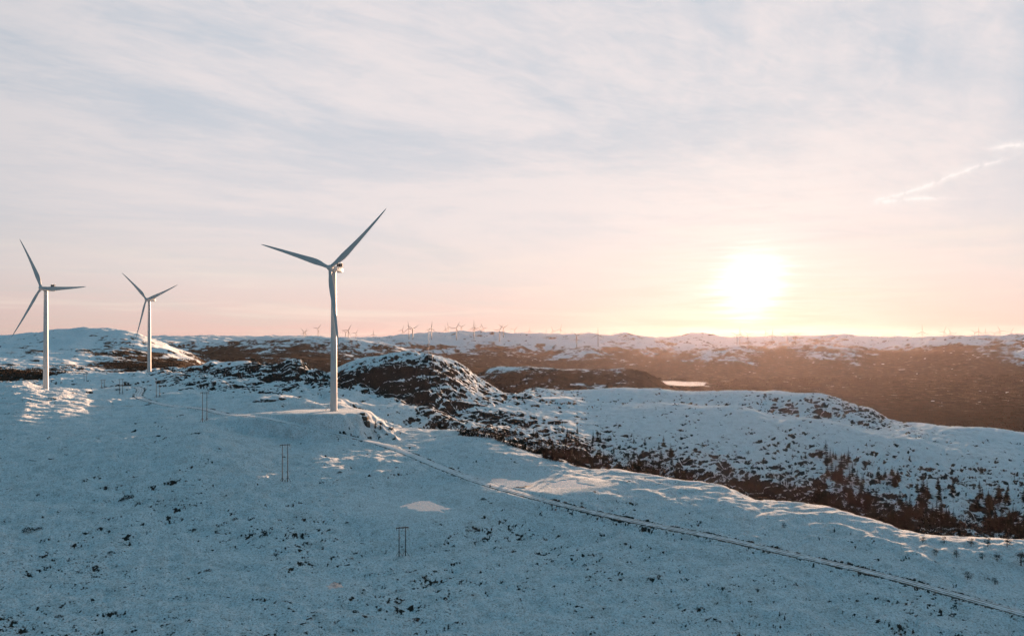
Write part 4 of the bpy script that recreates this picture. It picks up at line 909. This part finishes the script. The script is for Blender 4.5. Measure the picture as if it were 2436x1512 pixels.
while k < 130:
    p = hit(random.uniform(-40, 2480), random.uniform(1060, 1560), 120, 420)
    if p is None: continue
    bush(p, random.uniform(0.25, 0.75), 'small tuft of dark heather poking through the foreground snow', 'heather tufts in the foreground snow'); k += 1
k = 0
while k < 110:
    p = hit(random.uniform(1200, 2480), random.uniform(945, 1230), 430, 900)
    if p is None or perlin(np.array([p.x / 30]), np.array([p.y / 30]), 31)[0] < random.uniform(-0.2, 0.3): continue
    bush(p, random.uniform(0.8, 2.0), 'dark scrub bush dotted over the snowy hill beyond the ravine', 'scrub bushes on the snowy hill'); k += 1
# ------------------------------------------------------------------ rocks
def rock_material():
    m, g, b = principled('snow_capped_rock'); P = g.n('ShaderNodeNewGeometry'); n = g.noise(P.outputs['Position'], 0.9, 5, 0.65)
    nz = g.sep(P.outputs['Normal'])[2]
    f = g.ss(g.m('ADD', nz, g.m('MULTIPLY', g.m('SUBTRACT', n, 0.5), 0.9)), 0.62, 0.82)
    g.link(g.mix(f, g.mix(g.ss(n, 0.35, 0.65), (0.020, 0.020, 0.018), (0.085, 0.068, 0.05)), (0.78, 0.80, 0.83)), b.inputs['Base Color']); b.inputs['Roughness'].default_value = 0.85
    return m
MAT_ROCK = rock_material()
def rock_mesh(seed):
    import bmesh
    r = random.Random(seed); bm = bmesh.new(); bmesh.ops.create_icosphere(bm, subdivisions=3, radius=1.0)
    ax = [Vector((r.gauss(0, 1), r.gauss(0, 1), r.gauss(0, 1))).normalized() for _ in range(9)]; lim = [r.uniform(0.45, 0.85) for _ in ax]
    for v_ in bm.verts:
        for a, l in zip(ax, lim):
            q = v_.co.dot(a)
            if q > l: v_.co -= a * (q - l) * 0.9
        v_.co *= 1 + 0.12 * math.sin(v_.co.x * 7 + seed) * math.sin(v_.co.y * 6) + r.uniform(-0.04, 0.04)
    me = bpy.data.meshes.new('rock_outcrop'); bm.to_mesh(me); bm.free(); me.materials.append(MAT_ROCK); return me
RK = [rock_mesh(i) for i in range(6)]
def rock(p, sx, sy, sz, label, ang=0.0, group=None):
    o = bpy.data.objects.new('rock_outcrop', random.choice(RK)); C.objects.link(o); o.location = zup(p) - Vector((0, 0, sz * 0.25)); o.rotation_euler = (random.uniform(-.1, .1), random.uniform(-.15, .15), ang); o.scale = (sx, sy, sz)
    tag(o, label, 'rock', group); return o
for px, py, sx, sy, sz, an, lab in ((160,1081,1.6,0.8,0.6,0.2,'right hand dark slab of the ledge line at left'),(118,1090,2.4,0.9,0.7,0.1,'middle dark slab of the ledge line at left'),(80,1094,2.6,0.9,0.7,0.05,'long dark slab at the left end of the ledge line'),
     (212,933,3.4,2.2,2.0,0.3,'sunlit boulder on the snow mound right of the left turbine'),(735,1470,1.3,0.5,0.45,0.7,'slanting dark ledge near the bottom of the picture'),(722,1482,1.5,0.5,0.45,0.7,'longer dark ledge just below the slanting one'),(745,1455,1.0,0.45,0.4,0.7,'upper short ledge above the slanting ones'),
     (690,1478,1.0,0.5,0.35,0.3,'flat ledge left of the slanting ones'),(868,997,4.2,2.6,3.2,1.2,'rocky bluff at the right end of the turbine pad'),(872,1008,3.6,2.4,2.8,0.9,'lower block of the bluff under the turbine pad'),(862,985,3.0,2.2,1.8,0.5,'top block of the bluff at the edge of the turbine pad'),
     (640,951,8.0,2.6,2.2,0.05,'long dark outcrop left of the turbine pad'),(612,955,4.0,2.2,1.8,0.2,'left end block of the long outcrop by the turbine pad'),(672,949,4.0,2.0,1.6,-0.1,'right end block of the long outcrop by the turbine pad'),(180,1356,1.3,0.6,0.4,0.1,'low dark ledge at lower left'),(545,1419,0.9,0.5,0.3,0.6,'small flat ledge low in the foreground'),(1063,1308,1.2,0.5,0.4,0.1,'dark ledge just left of the nearest pole')):
    p = hit(px, py, 90, 900)
    if p is not None: rock(p, sx, sy, sz, lab, an)
# stones dotted along the verges: too many to count, one mesh
V, Fc = [], []
W = ROAD_PTS['road']; T = np.gradient(W[:, :2], axis=0); T /= np.maximum(np.hypot(T[:, 0], T[:, 1]), 1e-6)[:, None]
for i in range(len(W)):
    for sgn in (-1, 1):
        for q in range(2):
            if random.random() < 0.55: continue
            off = sgn * (3.3 + abs(random.gauss(0, 0.7))); x = W[i, 0] - T[i, 1] * off + random.uniform(-.5, .5); y = W[i, 1] + T[i, 0] * off + random.uniform(-.5, .5)
            z = gz(x, y) + ZC; s_ = random.uniform(0.08, 0.26); b = len(V); a = random.uniform(0, 6.28)
            P5 = [(math.cos(a + k * 1.57) * s_ * random.uniform(.7, 1.2), math.sin(a + k * 1.57) * s_ * random.uniform(.7, 1.2), -0.06) for k in range(4)] + [(random.uniform(-.3, .3) * s_, random.uniform(-.3, .3) * s_, s_ * random.uniform(0.7, 1.3))]
            V += [(x + p[0], y + p[1], z + p[2]) for p in P5]; Fc += [(b, b + 1, b + 4), (b + 1, b + 2, b + 4), (b + 2, b + 3, b + 4), (b + 3, b, b + 4)]
MAT_STONE = simple('verge_stone', (0.075, 0.065, 0.055), 0.85, 0.4, 0.5)
tag(np_mesh('gravel', np.array(V), np.array(Fc), MAT_STONE, False), kind='stuff')

# ------------------------------------------------------------------ the far birch woods on the slopes, one mass
MAT_WOOD = foliage_material('leafless_birch', (0.030, 0.022, 0.016), (0.075, 0.050, 0.034))
def far_wood(n):
    a0, a1 = np.searchsorted(row_d, [900, 2500]); ok = np.argwhere((FORv[a0:a1, ::2] > 0.55)); w = row_d[a0 + ok[:, 0]]
    idx = ok[rng.choice(len(ok), n, p=w ** 0.4 / (w ** 0.4).sum())]
    r, c = idx[:, 0] + a0, idx[:, 1] * 2
    jx = rng.uniform(-1, 1, n); jy = rng.uniform(-1, 1, n)
    y = YY[r, c]; x = XX[r, c] + jx * y * 0.0016; z = H[r, c] + ZC; y = y + jy * y * 0.0025
    s_ = rng.uniform(0.9, 2.4, n) * np.clip(y / 1800, 0.8, 1.5); wd = s_ * rng.uniform(0.35, 0.6, n); an = rng.uniform(0, 6.28, n)
    V = np.zeros((n, 5, 3)); 
    for k in range(3):
        V[:, k, 0] = x + np.cos(an + k * 2.094) * wd; V[:, k, 1] = y + np.sin(an + k * 2.094) * wd; V[:, k, 2] = z + s_ * 0.35
    V[:, 3] = np.stack([x, y, z - 1.0], 1); V[:, 4] = np.stack([x + rng.normal(0, .3, n), y, z + s_], 1)
    b = (np.arange(n) * 5)[:, None]
    Fc = np.concatenate([b + np.array([[k, (k + 1) % 3, 4]]) for k in range(3)] + [b + np.array([[(k + 1) % 3, k, 3]]) for k in range(3)])
    tag(np_mesh('birch_forest', V.reshape(-1, 3), Fc, MAT_WOOD, False), kind='stuff')
far_wood(70000)
print('wood', round(time.time() - T0, 1))

# ------------------------------------------------------------------ the air
def haze():
    m = bpy.data.materials.new('pale_haze'); m.use_nodes = True; g = NT(m.node_tree)
    out = g.n('ShaderNodeOutputMaterial'); v_ = g.n('ShaderNodeVolumePrincipled')
    v_.inputs['Color'].default_value = (*HAZE_COLOR, 1); v_.inputs['Density'].default_value = HAZE_DENSITY; v_.inputs['Anisotropy'].default_value = HAZE_ANISO
    g.link(v_.outputs[0], out.inputs['Volume'])
    zlo = float(H.min()) + ZC - 1.0; zhi = ZC + 108.0
    mb = MB(); x0, x1 = float(XX.min()) - 50, float(XX.max()) + 50; y0, y1 = -300.0, float(YY.max()) + 50
    mb.box(((x0 + x1) / 2, (y0 + y1) / 2, (zlo + zhi) / 2), (x1 - x0, y1 - y0, zhi - zlo))
    tag(mb.build('haze', m), kind='stuff')
haze()
print('done', round(time.time() - T0, 1))
